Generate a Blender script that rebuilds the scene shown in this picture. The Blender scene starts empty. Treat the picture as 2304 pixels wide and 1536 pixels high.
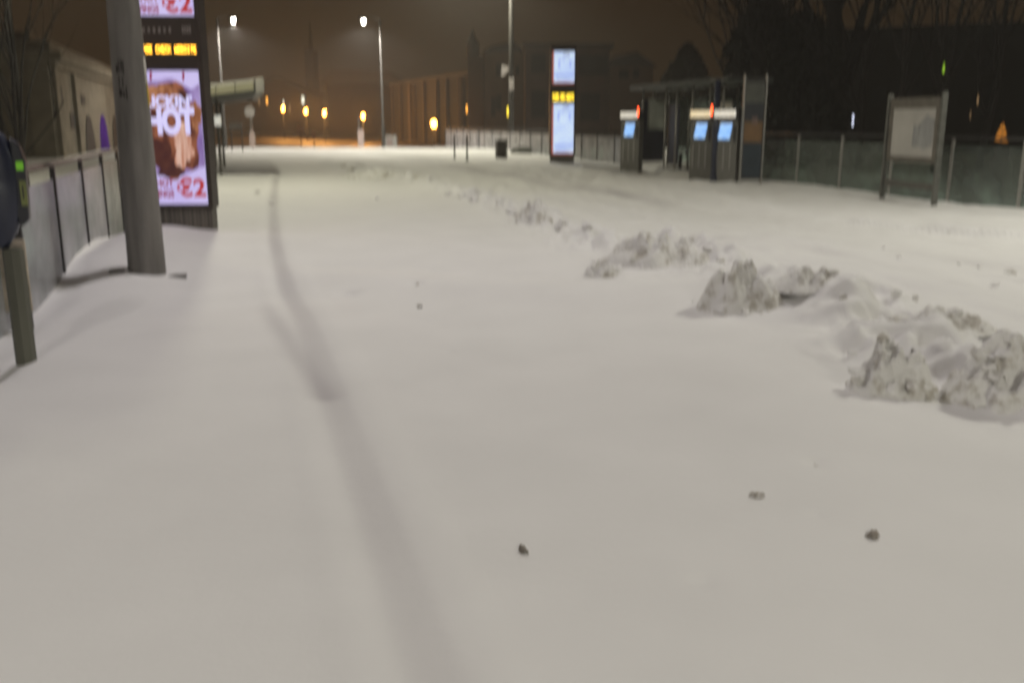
import bpy, math, random
import numpy as np
from mathutils import Vector, Matrix, noise

random.seed(7)
SC = bpy.context.scene
COL = SC.collection
R = math.radians

# ------------------------------------------------------------------ camera
CAM_H, PITCH, FPX = 1.5, R(13.3), 2086.0
cam_d = bpy.data.cameras.new("camera")
cam_d.sensor_width = 36.0
cam_d.lens = 36.0 * FPX / 2304.0
cam_d.clip_start, cam_d.clip_end = 0.05, 3000
cam_d.dof.use_dof = True                      # the photograph is soft everywhere: wide open, focused too near
cam_d.dof.focus_distance = 1.25
cam_d.dof.aperture_fstop = 3.1
cam_d.dof.aperture_ratio = 3.2
cam = bpy.data.objects.new("camera", cam_d)
cam.location = (0, 0, CAM_H)
cam.rotation_euler = (R(90) - PITCH, 0, 0)
COL.objects.link(cam)
SC.camera = cam

# ------------------------------------------------------------------ night sky
world = bpy.data.worlds.new("World")
SC.world = world
world.use_nodes = True
wn, wl = world.node_tree.nodes, world.node_tree.links
wn.clear()
w_out = wn.new("ShaderNodeOutputWorld")
w_bg = wn.new("ShaderNodeBackground")
w_tc = wn.new("ShaderNodeTexCoord")
w_no = wn.new("ShaderNodeTexNoise")
w_no.inputs["Scale"].default_value = 2.2
w_no.inputs["Detail"].default_value = 5
w_mix = wn.new("ShaderNodeMix"); w_mix.data_type = 'RGBA'
w_mix.inputs[6].default_value = (0.0235, 0.0135, 0.006, 1)
w_mix.inputs[7].default_value = (0.038, 0.0235, 0.011, 1)
wl.new(w_tc.outputs["Generated"], w_no.inputs["Vector"])
wl.new(w_no.outputs["Fac"], w_mix.inputs[0])
wl.new(w_mix.outputs[2], w_bg.inputs["Color"])
w_bg.inputs["Strength"].default_value = 1.0
wl.new(w_bg.outputs[0], w_out.inputs["Surface"])

# ------------------------------------------------------------------ exposure
SC.view_settings.view_transform = 'Standard'
SC.view_settings.look = 'None'
SC.view_settings.exposure = 0.0
SC.view_settings.gamma = 1.0
SC.render.engine = 'CYCLES'
SC.cycles.use_denoising = True
SC.cycles.max_bounces = 6
SC.cycles.volume_bounces = 0
SC.cycles.transparent_max_bounces = 12
SC.cycles.sample_clamp_indirect = 4.0
SC.render.filter_size = 1.6

FILL_NEAR, FILL_PLAT, LAMP_FAR, FILL_POLE = 740.0, 1850.0, 1800.0, 900.0     # lamp powers, W; all but the far pair are added lamps
SODIUM = 1700.0
HAZE = 0.0022

# ------------------------------------------------------------------ where things stand
CP, SP = math.cos(PITCH), math.sin(PITCH)
AX = R(16.0)                                   # the stop runs 16 degrees to the left of the view
U = Vector((-math.sin(AX), math.cos(AX), 0))   # along the tracks
V = Vector((math.cos(AX), math.sin(AX), 0))    # across them
def ray(px, py):
    a, b = (px - 1152) / FPX, (768 - py) / FPX
    return a, CP + b * SP, -SP + b * CP
def gnd(px, py, z=0.0):
    X, Y, Z = ray(px, py); t = (z - CAM_H) / Z
    return Vector((X * t, Y * t, z))
def at(px, py, yd):
    X, Y, Z = ray(px, py); t = yd / Y
    return Vector((X * t, yd, CAM_H + Z * t))

# ------------------------------------------------------------------ materials
MATS = {}
def mat(name, col, rough=0.6, metal=0.0, var=0.25, scale=6.0, bump=0.0, bscale=40.0, emit=None, estr=0.0, coat=0.0, stretch=(1, 1, 1)):
    if name in MATS: return MATS[name]
    m = bpy.data.materials.new(name); m.use_nodes = True
    n, l = m.node_tree.nodes, m.node_tree.links
    b = n["Principled BSDF"]
    tc = n.new("ShaderNodeTexCoord"); mp = n.new("ShaderNodeMapping"); mp.inputs["Scale"].default_value = stretch
    l.new(tc.outputs["Object"], mp.inputs["Vector"])
    nz = n.new("ShaderNodeTexNoise"); nz.inputs["Scale"].default_value = scale; nz.inputs["Detail"].default_value = 6
    l.new(mp.outputs[0], nz.inputs["Vector"])
    rp = n.new("ShaderNodeValToRGB")
    rp.color_ramp.elements[0].position, rp.color_ramp.elements[1].position = 0.3, 0.7
    lo = [max(0, c * (1 - var)) for c in col]; hi = [min(1, c * (1 + var)) for c in col]
    rp.color_ramp.elements[0].color = (*lo, 1); rp.color_ramp.elements[1].color = (*hi, 1)
    l.new(nz.outputs["Fac"], rp.inputs["Fac"]); l.new(rp.outputs["Color"], b.inputs["Base Color"])
    b.inputs["Roughness"].default_value = rough; b.inputs["Metallic"].default_value = metal
    b.inputs["Coat Weight"].default_value = coat
    if emit:
        b.inputs["Emission Color"].default_value = (*emit, 1); b.inputs["Emission Strength"].default_value = estr
    if bump:
        n2 = n.new("ShaderNodeTexNoise"); n2.inputs["Scale"].default_value = bscale; n2.inputs["Detail"].default_value = 5
        l.new(tc.outputs["Object"], n2.inputs["Vector"])
        bp = n.new("ShaderNodeBump"); bp.inputs["Strength"].default_value = bump; bp.inputs["Distance"].default_value = 0.03
        l.new(n2.outputs["Fac"], bp.inputs["Height"]); l.new(bp.outputs[0], b.inputs["Normal"])
    MATS[name] = m
    return m
def glow(name, col, s, col2=None, scale=4.0, stretch=(1, 1, 1), rough=0.4):
    """something that gives off light; col2 mottles what is printed on a backlit sheet"""
    if name in MATS: return MATS[name]
    m = bpy.data.materials.new(name); m.use_nodes = True
    n, l = m.node_tree.nodes, m.node_tree.links
    b = n["Principled BSDF"]; b.inputs["Base Color"].default_value = (*[c * 0.3 for c in col], 1); b.inputs["Roughness"].default_value = rough
    b.inputs["Specular IOR Level"].default_value = 0.5 if rough < 0.8 else 0.0
    b.inputs["Emission Strength"].default_value = s
    if col2:
        tc = n.new("ShaderNodeTexCoord"); mp = n.new("ShaderNodeMapping"); mp.inputs["Scale"].default_value = stretch
        nz = n.new("ShaderNodeTexNoise"); nz.inputs["Scale"].default_value = scale; nz.inputs["Detail"].default_value = 4
        rp = n.new("ShaderNodeValToRGB"); rp.color_ramp.elements[0].position, rp.color_ramp.elements[1].position = 0.36, 0.62
        rp.color_ramp.elements[0].color = (*col, 1); rp.color_ramp.elements[1].color = (*col2, 1)
        l.new(tc.outputs["Object"], mp.inputs[0]); l.new(mp.outputs[0], nz.inputs["Vector"])
        l.new(nz.outputs["Fac"], rp.inputs[0]); l.new(rp.outputs[0], b.inputs["Emission Color"])
    else:
        b.inputs["Emission Color"].default_value = (*col, 1)
    MATS[name] = m
    return m
def frosted(name, clear, col, scale=2.0):
    """glass with snow and frost blown on to it"""
    m = bpy.data.materials.new(name); m.use_nodes = True
    n, l = m.node_tree.nodes, m.node_tree.links
    b = n["Principled BSDF"]; b.inputs["Base Color"].default_value = (*col, 1); b.inputs["Roughness"].default_value = 0.35
    out = n["Material Output"]
    tr = n.new("ShaderNodeBsdfTransparent"); tr.inputs["Color"].default_value = (0.8, 0.9, 0.86, 1)
    mx = n.new("ShaderNodeMixShader"); tc = n.new("ShaderNodeTexCoord")
    nz = n.new("ShaderNodeTexNoise"); nz.inputs["Scale"].default_value = scale; nz.inputs["Detail"].default_value = 5
    mr = n.new("ShaderNodeMapRange"); mr.inputs["From Min"].default_value = 0.3; mr.inputs["From Max"].default_value = 0.7
    mr.inputs["To Min"].default_value = max(0, clear - 0.25); mr.inputs["To Max"].default_value = min(1, clear + 0.25)
    l.new(tc.outputs["Object"], nz.inputs["Vector"]); l.new(nz.outputs["Fac"], mr.inputs["Value"])
    l.new(mr.outputs[0], mx.inputs[0]); l.new(b.outputs[0], mx.inputs[1]); l.new(tr.outputs[0], mx.inputs[2])
    l.new(mx.outputs[0], out.inputs["Surface"])
    MATS[name] = m
    return m

snow_m = mat("snow", (0.80, 0.79, 0.785), 0.75, var=0.03, scale=1.4, bump=0.10, bscale=16)
def add_packed_shade(m):
    """darker snow: the filled-in wheel track, slush streaks, shade painted along the platform edge"""
    n, l = m.node_tree.nodes, m.node_tree.links; b = n["Principled BSDF"]
    src = b.inputs["Base Color"].links[0].from_socket
    at_ = n.new("ShaderNodeAttribute"); at_.attribute_name = "packed_shade"
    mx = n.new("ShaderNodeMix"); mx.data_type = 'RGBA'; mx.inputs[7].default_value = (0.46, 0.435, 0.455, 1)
    l.new(at_.outputs["Fac"], mx.inputs[0]); l.new(src, mx.inputs[6]); l.new(mx.outputs[2], b.inputs["Base Color"])
add_packed_shade(snow_m)
def dirty_snow(name, lo, hi, dirt):
    m = mat(name, (0.78, 0.77, 0.75), 0.8, var=0.05, scale=5.0, bump=0.6, bscale=30)
    n, l = m.node_tree.nodes, m.node_tree.links; b = n["Principled BSDF"]
    src = b.inputs["Base Color"].links[0].from_socket
    tc = n.new("ShaderNodeTexCoord"); nz = n.new("ShaderNodeTexNoise"); nz.inputs["Scale"].default_value = 6.5; nz.inputs["Detail"].default_value = 7; nz.inputs["Roughness"].default_value = 0.65
    rp = n.new("ShaderNodeValToRGB"); rp.color_ramp.elements[0].position, rp.color_ramp.elements[1].position = lo, hi
    mx = n.new("ShaderNodeMix"); mx.data_type = 'RGBA'; mx.inputs[7].default_value = dirt
    l.new(tc.outputs["Object"], nz.inputs["Vector"]); l.new(nz.outputs["Fac"], rp.inputs[0]); l.new(rp.outputs[0], mx.inputs[0])
    l.new(src, mx.inputs[6]); l.new(mx.outputs[2], b.inputs["Base Color"])
    return m
clod_m = dirty_snow("ploughed_snow", 0.44, 0.58, (0.50, 0.47, 0.42, 1))
heap_m = dirty_snow("heaped_snow", 0.50, 0.62, (0.47, 0.44, 0.39, 1))
steel_m = mat("galvanised_steel", (0.20, 0.188, 0.172), 0.6, 0.15, var=0.42, scale=4.5, stretch=(1.3, 1.3, 0.16), bump=0.12)
alu_m = mat("aluminium", (0.38, 0.37, 0.35), 0.42, 0.6, var=0.12, scale=4)
dark_m = mat("dark_paint", (0.022, 0.020, 0.020), 0.45, var=0.3, scale=5)
lampost_m = mat("dull_lamp_post", (0.045, 0.040, 0.036), 0.7, var=0.2)
black_m = mat("black_iron", (0.004, 0.004, 0.004), 0.8)
brown_m = mat("brown_cladding", (0.036, 0.025, 0.018), 0.5, var=0.2, scale=3)
bark_m = mat("bark", (0.015, 0.0115, 0.009), 0.9, var=0.4, scale=8, bump=0.6, stretch=(1, 1, 0.3))
leaf_m = mat("dark_needles", (0.012, 0.014, 0.010), 0.8, var=0.5, scale=1.5)
frost_l = frosted("frosted_glass", 0.22, (0.43, 0.425, 0.445), 1.6)
frost_r = frosted("dirty_glass", 0.48, (0.13, 0.145, 0.13), 1.3)
glass_m = frosted("clear_glass", 0.78, (0.10, 0.11, 0.11), 2.0)
lamp_w = glow("white_lamp_lens", (1.0, 0.95, 0.84), 26)
lamp_o = glow("sodium_lamp_glass", (1.0, 0.42, 0.06), 30)
led_m = glow("amber_leds", (1.0, 0.48, 0.035), 8.0)
led_y = glow("yellow_leds", (1.0, 0.72, 0.04), 6.0)

# ------------------------------------------------------------------ mesh helpers
class MB:
    def __init__(s): s.v, s.f = [], []
    def add(s, vs, fs):
        k = len(s.v); s.v += [tuple(v) for v in vs]; s.f += [tuple(i + k for i in f) for f in fs]; return s
    def box(s, x0, x1, y0, y1, z0, z1, m=None):
        vs = [(x, y, z) for x in (x0, x1) for y in (y0, y1) for z in (z0, z1)]
        if m is not None: vs = [m @ Vector(v) for v in vs]
        return s.add(vs, [(0, 1, 3, 2), (4, 6, 7, 5), (0, 4, 5, 1), (2, 3, 7, 6), (0, 2, 6, 4), (1, 5, 7, 3)])
    def tube(s, pts, rad, n=10, cap=True):
        pts = [Vector(p) for p in pts]
        if not isinstance(rad, (list, tuple)): rad = [rad] * len(pts)
        k = len(s.v); ref = None
        for i, p in enumerate(pts):
            d = (pts[min(i + 1, len(pts) - 1)] - pts[max(i - 1, 0)]).normalized()
            if ref is None: ref = d.orthogonal().normalized()
            else:
                ref = ref - d * ref.dot(d)
                ref = ref.normalized() if ref.length > 1e-5 else d.orthogonal().normalized()
            o = d.cross(ref)
            for j in range(n):
                a = 2 * math.pi * j / n
                s.v.append(tuple(p + (ref * math.cos(a) + o * math.sin(a)) * rad[i]))
        for i in range(len(pts) - 1):
            for j in range(n):
                a, b = k + i * n + j, k + i * n + (j + 1) % n
                s.f.append((a, b, b + n, a + n))
        if cap:
            s.f.append(tuple(k + j for j in range(n))[::-1]); e = k + (len(pts) - 1) * n
            s.f.append(tuple(e + j for j in range(n)))
        return s
    def lathe(s, prof, n=24, sx=1.0, sy=1.0, power=2.0):
        k = len(s.v)
        for r, z in prof:
            for j in range(n):
                a = 2 * math.pi * j / n; c, d = math.cos(a), math.sin(a)
                q = (abs(c) ** power + abs(d) ** power) ** (-1 / power)
                s.v.append((r * q * c * sx, r * q * d * sy, z))
        for i in range(len(prof) - 1):
            for j in range(n):
                a, b = k + i * n + j, k + i * n + (j + 1) % n
                s.f.append((a, b, b + n, a + n))
        s.f.append(tuple(k + j for j in range(n))[::-1]); e = k + (len(prof) - 1) * n
        s.f.append(tuple(e + j for j in range(n)))
        return s
    def prism(s, outline, y0, y1):
        """outline in x-z, thickness along y"""
        k = len(outline)
        vs = [(x, y0, z) for x, z in outline] + [(x, y1, z) for x, z in outline]
        fs = [tuple(range(k)), tuple(range(2 * k - 1, k - 1, -1))] + [(i, i + k, (i + 1) % k + k, (i + 1) % k) for i in range(k)]
        return s.add(vs, fs)
    def build(s, name, m, parent=None, smooth=False, bevel=0.0, loc=None, rotz=0.0):
        me = bpy.data.meshes.new(name); me.from_pydata(s.v, [], s.f); me.update()
        import bmesh
        bm = bmesh.new(); bm.from_mesh(me); bmesh.ops.recalc_face_normals(bm, faces=bm.faces); bm.to_mesh(me); bm.free()
        if m: me.materials.append(m)
        if smooth:
            for p in me.polygons: p.use_smooth = True
        o = bpy.data.objects.new(name, me); COL.objects.link(o)
        if parent: o.parent = parent
        if loc is not None: o.location = loc
        if rotz: o.rotation_euler = (0, 0, rotz)
        if bevel:
            b = o.modifiers.new("bevel", 'BEVEL'); b.width = bevel; b.segments = 2; b.limit_method = 'ANGLE'
        return o
def B(x0, x1, y0, y1, z0, z1): return MB().box(x0, x1, y0, y1, z0, z1)
def tag(o, label, cat, group=None, kind=None):
    if label: o["label"] = label
    if cat: o["category"] = cat
    if group: o["group"] = group
    if kind: o["kind"] = kind
    return o
def thing(name, label, cat, loc=(0, 0, 0), rotz=0.0, group=None):
    o = bpy.data.objects.new(name, None); o.empty_display_size = 0.2
    o.location = loc; o.rotation_euler = (0, 0, rotz); COL.objects.link(o)
    return tag(o, label, cat, group)
def copy_tree(o, parent=None):
    c = o.copy(); COL.objects.link(c)
    if parent: c.parent = parent
    for ch in list(o.children): copy_tree(ch, c)
    return c
def words(name, body, size, m, parent, loc, width=None, rot=(R(90), 0, 0), ext=0.002, shear=0.0, bold=0.03):
    """lettering as a thin raised mesh part"""
    cu = bpy.data.curves.new(name, 'FONT'); cu.body = body; cu.size = size; cu.extrude = ext
    cu.align_x, cu.align_y = 'CENTER', 'CENTER'; cu.offset = size * bold; cu.shear = shear
    t = bpy.data.objects.new(name, cu); COL.objects.link(t)
    bpy.context.view_layer.update()
    me = bpy.data.meshes.new_from_object(t.evaluated_get(bpy.context.evaluated_depsgraph_get()))
    bpy.data.objects.remove(t); me.materials.clear(); me.materials.append(m)
    o = bpy.data.objects.new(name, me); COL.objects.link(o)
    o.parent = parent; o.location = loc; o.rotation_euler = rot
    if width and o.dimensions.x > 0:
        xs = [v.co.x for v in me.vertices]; k = width / (max(xs) - min(xs))
        for v in me.vertices: v.co.x *= k
    return o

# ------------------------------------------------------------------ the snow
def seg_dist(X, Y, pts):
    best = np.full(X.shape, 1e9); tt = np.zeros(X.shape); L = 0.0; side = np.zeros(X.shape)
    tot = sum((Vector(b) - Vector(a)).length for a, b in zip(pts[:-1], pts[1:]))
    for (ax, ay), (bx, by) in zip(pts[:-1], pts[1:]):
        dx, dy = bx - ax, by - ay; l = math.hypot(dx, dy)
        t = np.clip(((X - ax) * dx + (Y - ay) * dy) / (l * l), 0, 1)
        ex, ey = X - ax - t * dx, Y - ay - t * dy
        d = np.hypot(ex, ey); w = d < best
        best = np.where(w, d, best); tt = np.where(w, (L + t * l) / tot, tt)
        side = np.where(w, dx * ey - dy * ex, side); L += l
    return best, tt, side
_rng = np.random.RandomState(3)
_tab = _rng.rand(256, 256)
def vnoise(X, Y):
    xi, yi = np.floor(X).astype(int), np.floor(Y).astype(int); fx, fy = X - xi, Y - yi
    fx, fy = fx * fx * (3 - 2 * fx), fy * fy * (3 - 2 * fy)
    g = lambda i, j: _tab[i % 256, j % 256]
    return (g(xi, yi) * (1 - fx) + g(xi + 1, yi) * fx) * (1 - fy) + (g(xi, yi + 1) * (1 - fx) + g(xi + 1, yi + 1) * fx) * fy - 0.5
def P2(*pp): return [tuple(gnd(*p)[:2]) for p in pp]
def sstep(a, b, x):
    t = np.clip((x - a) / (b - a), 0, 1); return t * t * (3 - 2 * t)

TRACK_A = P2((622, 390), (614, 470), (618, 540), (640, 620), (672, 690), (712, 790), (745, 880), (790, 1010), (838, 1140), (890, 1280), (935, 1420), (990, 1560), (1060, 1800))
TRACK_B = P2((578, 640), (612, 710), (668, 800), (728, 890))
RIDGE = P2((740, 365), (820, 382), (960, 408), (1050, 440), (1120, 465), (1200, 485), (1280, 510), (1350, 560), (1460, 570), (1580, 590), (1690, 640), (1840, 655), (1960, 720), (2060, 800), (2200, 830), (2380, 880))
DRIFT = P2((90, 600), (350, 585), (560, 600), (760, 612), (1000, 640), (1300, 655), (1560, 660), (1900, 690))
EDGE = P2((880, 350), (1100, 384), (1250, 410), (1420, 442), (1640, 470), (1900, 500))
FENCE_L = [(-1.70, -0.6), (-5.53, 12.7), (-15.0, 45.7)]
POLE_XY = gnd(332, 615)[:2]
METER_XY = gnd(60, 815)[:2]
def far_profile(Y):
    return np.interp(Y, [-60, 55, 62, 72, 90, 160, 420], [0, 0, -0.12, -0.75, -0.95, -0.65, -0.4])
def height0(X, Y):
    X, Y = np.asarray(X, float), np.asarray(Y, float)
    h = 0.06 * vnoise(X * 0.18 + 40, Y * 0.18 + 11) + 0.024 * vnoise(X * 0.6 + 7, Y * 0.6 + 3) + 0.010 * vnoise(X * 2.3, Y * 2.3) + 0.0045 * vnoise(X * 7.1, Y * 7.1)
    h *= np.interp(Y, [0, 9, 14, 60, 80], [0.3, 0.35, 0.9, 1.2, 2])
    d, t, s = seg_dist(X, Y, TRACK_A); h -= 0.014 * np.exp(-(d / 0.085) ** 2) + 0.004 * np.exp(-((d - 0.062) / 0.03) ** 2); h += 0.008 * np.exp(-((d - 0.2) / 0.07) ** 2)
    d, t, s = seg_dist(X, Y, TRACK_B); h -= 0.014 * np.exp(-(d / 0.09) ** 2) * sstep(0, 0.5, t)
    d, t, s = seg_dist(X, Y, DRIFT); h += 0.085 * np.exp(-(d / 0.5) ** 2) * sstep(0, 0.12, t)
    d, t, s = seg_dist(X, Y, RIDGE)
    h += (0.12 + 0.17 * t) * np.exp(-(d / (0.55 - 0.14 * t)) ** 2) * (0.70 + 0.9 * vnoise(X * 1.9 + 3, Y * 1.9 + 9) + 0.7 * vnoise(X * 4.3, Y * 4.3) + 0.45 * vnoise(X * 9.3, Y * 9.3) - 0.9 * np.abs(vnoise(X * 3.1 + 8, Y * 3.1)) - 0.5 * np.abs(vnoise(X * 7.7, Y * 7.7 + 4)))
    d, t, s = seg_dist(X, Y, EDGE); h += 0.10 * sstep(-0.18, 0.12, np.sign(s) * d) * sstep(60, 45, Y)
    # scoured hollow along the left fence, drift lip beside it
    d, t, s = seg_dist(X, Y, FENCE_L)
    wob = 0.5 + 1.2 * vnoise(Y * 0.55 + 1.7, Y * 0 + 0.3)
    h += (-0.16 * np.exp(-(d / 0.30) ** 2) + 0.07 * np.exp(-((d - 0.75) / 0.35) ** 2)) * np.clip(wob + 0.3, 0, 1.2) * np.interp(Y, [4, 7, 9], [0.25, 0.5, 1]) * sstep(30, 18, Y)
    # trodden area round the pole and the shelters
    d = np.hypot(X - POLE_XY[0], Y - POLE_XY[1]); h += 0.02 * np.exp(-(d / 0.5) ** 2)
    d = np.hypot(X - METER_XY[0] + 0.22, Y - METER_XY[1] + 0.33); h -= 0.12 * np.exp(-(d / 0.20) ** 2)
    for (px, py, r, a) in ((785, 648, 0.10, 0.05), (938, 640, 0.08, 0.05), (1078, 640, 0.09, 0.03), (985, 600, 0.1, 0.03), (1580, 1303, 0.045, 0.012), (1835, 1046, 0.045, 0.02), (1838, 1158, 0.03, 0.012), (1015, 788, 0.04, 0.015), (1890, 715, 0.06, 0.03)):
        q = gnd(px, py); d = np.hypot(X - q.x, Y - q.y); h -= a * np.exp(-(d / r) ** 2)
    bumps = sstep(0.18, 0.30, vnoise(X * 1.3 + 50, Y * 1.3 + 20)) * sstep(9, 13, Y) * sstep(60, 40, Y)
    h += 0.03 * bumps * vnoise(X * 6, Y * 6)
    # churned snow to the right of the ploughed ridge, drawn out along the tracks
    d, t, s = seg_dist(X, Y, RIDGE); right = sstep(0.1, 0.8, np.sign(s) * d) * sstep(50, 30, Y) * sstep(2.0, 4.0, Y) * sstep(16, 9, X)
    sa, ta = X * U.x + Y * U.y, X * V.x + Y * V.y
    h += right * (0.10 * vnoise(ta * 1.5 + 5, sa * 0.28) + 0.075 * vnoise(ta * 3.6, sa * 0.7 + 9) + 0.045 * vnoise(ta * 6.5, sa * 2.4) + 0.035 * np.abs(vnoise(X * 4.3, Y * 4.3)))
    return h
_anch = [gnd(*q) for q in ((332, 615), (60, 815), (412, 515), (1264, 366), (1178, 1235), (1703, 1116), (1963, 1206), (1835, 1044), (940, 660), (700, 1400), (300, 1100), (300, 1480), (1500, 1480), (1100, 900), (1500, 850), (620, 520), (700, 750),
         (2030, 900), (2290, 905), (1680, 700), (1360, 620), (1210, 500), (860, 395), (160, 610), (250, 530), (1128, 357), (1040, 362), (1450, 385), (1600, 400), (1690, 404), (1880, 436), (2040, 450), (2280, 470), (1900, 560), (2200, 600), (900, 480), (560, 400), (1350, 430), (1250, 560), (800, 620), (1200, 640))]
_ax, _ay = np.array([a.x for a in _anch]), np.array([a.y for a in _anch])
def _rbf(X, Y, k): return np.exp(-(((X - _ax[k]) ** 2 + (Y - _ay[k]) ** 2) / (0.9 + 0.16 * _ay[k]) ** 2))
_A = np.stack([_rbf(_ax, _ay, k) for k in range(len(_ax))], -1) + 0.05 * np.eye(len(_ax))
_w = np.linalg.solve(_A, height0(_ax, _ay))
def height(X, Y):
    X, Y = np.asarray(X, float), np.asarray(Y, float)
    h = height0(X, Y)
    for k in range(len(_ax)): h = h - _w[k] * _rbf(X, Y, k)
    return h + far_profile(Y)
def hz(p): return float(height(np.array([p[0]]), np.array([p[1]]))[0])
def on_snow(p, sink=0.0): return Vector((p[0], p[1], hz(p) - sink))

def axis_pts(stops):
    out = [stops[0][0]]
    for (a, st), (b, _) in zip(stops[:-1], stops[1:]):
        n = max(1, int(round((b - a) / st))); out += [a + (b - a) * (i + 1) / n for i in range(n)]
    return np.array(out)
gx = axis_pts([(-400, 40), (-80, 8), (-40, 2), (-20, 0.3), (-8, 0.06), (-3.8, 0.026), (3.4, 0.05), (9, 0.25), (16, 1.5), (40, 8), (80, 40), (400, 1)])
gy = axis_pts([(-40, 5), (-5, 0.5), (1.0, 0.026), (10.5, 0.05), (17, 0.09), (32, 0.25), (64, 0.8), (100, 3), (170, 12), (410, 1)])
XX, YY = np.meshgrid(gx, gy)
ZZ = height(XX, YY)
me = bpy.data.meshes.new("snow_ground")
nx, ny = len(gx), len(gy)
co = np.stack([XX, YY, ZZ], -1).reshape(-1, 3).astype(np.float32)
i = np.arange((ny - 1) * (nx - 1)); r_, c_ = i // (nx - 1), i % (nx - 1); a_ = r_ * nx + c_
quads = np.stack([a_, a_ + 1, a_ + nx + 1, a_ + nx], -1).astype(np.int32)
me.vertices.add(len(co)); me.vertices.foreach_set("co", co.ravel())
me.loops.add(quads.size); me.loops.foreach_set("vertex_index", quads.ravel())
me.polygons.add(len(quads)); me.polygons.foreach_set("loop_start", np.arange(0, quads.size, 4, dtype=np.int32))
me.polygons.foreach_set("use_smooth", np.ones(len(quads), dtype=bool))
me.update(calc_edges=True); me.validate()
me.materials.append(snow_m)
dA, tA, _ = seg_dist(XX, YY, TRACK_A); dB, tB, _ = seg_dist(XX, YY, TRACK_B)
pk = (0.70 * np.exp(-(dA / 0.075) ** 2) + 0.16 * np.exp(-((dA - 0.062) / 0.026) ** 2)) * sstep(0, 0.12, tA) * (0.95 - 0.45 * sstep(0.7, 1, tA)) * (0.95 + 0.3 * vnoise(XX * 2.1, YY * 1.4)) + 0.50 * np.exp(-(dB / 0.08) ** 2) * sstep(0, 0.6, tB)
for pl, wd, am in ((P2((960, 366), (1130, 391), (1260, 413), (1420, 443), (1560, 463)), 0.30, 0.8), (P2((1180, 384), (1330, 402), (1560, 436), (1800, 470)), 0.14, 0.30), (P2((1700, 520), (1950, 552), (2304, 615)), 0.16, 0.30), (P2((1560, 530), (1900, 580), (2304, 665)), 0.12, 0.25), (P2((500, 420), (560, 398), (700, 384), (1000, 420)), 0.9, 0.16)):  # first strip paints the platform edge's shade; the others are darker streaks
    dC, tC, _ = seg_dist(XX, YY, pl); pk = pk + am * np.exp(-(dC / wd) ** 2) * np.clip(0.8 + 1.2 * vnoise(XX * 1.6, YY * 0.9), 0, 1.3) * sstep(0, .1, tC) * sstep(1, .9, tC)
pa = me.attributes.new("packed_shade", 'FLOAT', 'POINT'); pa.data.foreach_set("value", np.clip(pk, 0, 1).ravel().astype(np.float32))
ground = bpy.data.objects.new("snow_ground", me); COL.objects.link(ground)
tag(ground, "snow covered tram stop ground with a faint filled-in wheel track", None, None, "structure")

# ------------------------------------------------------------------ far road between the sodium lamps: trodden brown snow
slush = mat("brown_slush", (0.24, 0.21, 0.18), 0.6, var=0.25, scale=0.3, bump=0.3, bscale=1.2)
rx, ry = np.linspace(-46, 6, 60), np.linspace(82, 155, 50)
RX, RY = np.meshgrid(rx, ry); RZ = height(RX, RY) + 0.06
rb = MB(); rb.v = [tuple(p) for p in np.stack([RX, RY, RZ], -1).reshape(-1, 3)]
rb.f = [(r * 60 + c, r * 60 + c + 1, (r + 1) * 60 + c + 1, (r + 1) * 60 + c) for r in range(49) for c in range(59)]
tag(rb.build("road", slush, smooth=True), "slushy road under the orange lamps beyond the stop", None, None, "structure")

# ------------------------------------------------------------------ street lamps
def street_lamp(head, side, label, power, zg, post_r=0.075, group="white street lamps", tint=(1.0, 0.945, 0.85)):
    """head = lamp position, side = +1 when the arm reaches to the right of its post"""
    arm = 0.95
    base = Vector((head.x - side * arm, head.y, zg))
    o = thing("street_lamp", label, "street lamp", base, 0, group)
    hh = head.z - zg
    MB().tube([(0, 0, -0.3), (0, 0, 1.2), (0, 0, 1.25), (0, 0, hh + 0.05)], [post_r * 1.5, post_r * 1.5, post_r, post_r * 0.62], 12).build("post", lampost_m, o, True)
    MB().tube([(0, 0, hh - 0.05), (side * 0.2, 0, hh + 0.12), (side * 0.6, 0, hh + 0.16)], [0.04, 0.035, 0.03], 8).build("arm", steel_m, o, True)
    hd = MB().lathe([(0.02, 0.16), (0.17, 0.12), (0.2, 0.03), (0.2, 0.0), (0.16, 0.0)], 20, 1.75, 0.8, 2.6).build("lamp_head", dark_m, o, True, loc=(side * arm, 0, hh + 0.03))
    ln = MB().lathe([(0.16, 0.0), (0.15, -0.07), (0.10, -0.16), (0.02, -0.20)], 20, 0.85, 0.8).build("lens", lamp_w, o, True, loc=(side * arm, 0, hh + 0.02))
    ld = bpy.data.lights.new("lamp_light", 'SPOT'); ld.energy = power; ld.color = tint
    ld.spot_size = R(164); ld.spot_blend = 0.4; ld.shadow_soft_size = 0.22
    lo = bpy.data.objects.new("lamp_light", ld); COL.objects.link(lo); lo.parent = o; lo.location = (side * arm, 0, hh - 0.24)
    return o
street_lamp(at(818, 47, 57), -1, "right one of the two white street lamps lit above the far snow", LAMP_FAR, -0.02)
street_lamp(at(525, 45, 57), 1, "white street lamp above the left shelter, left of the two lit above the far snow", LAMP_FAR, -0.02)
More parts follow.
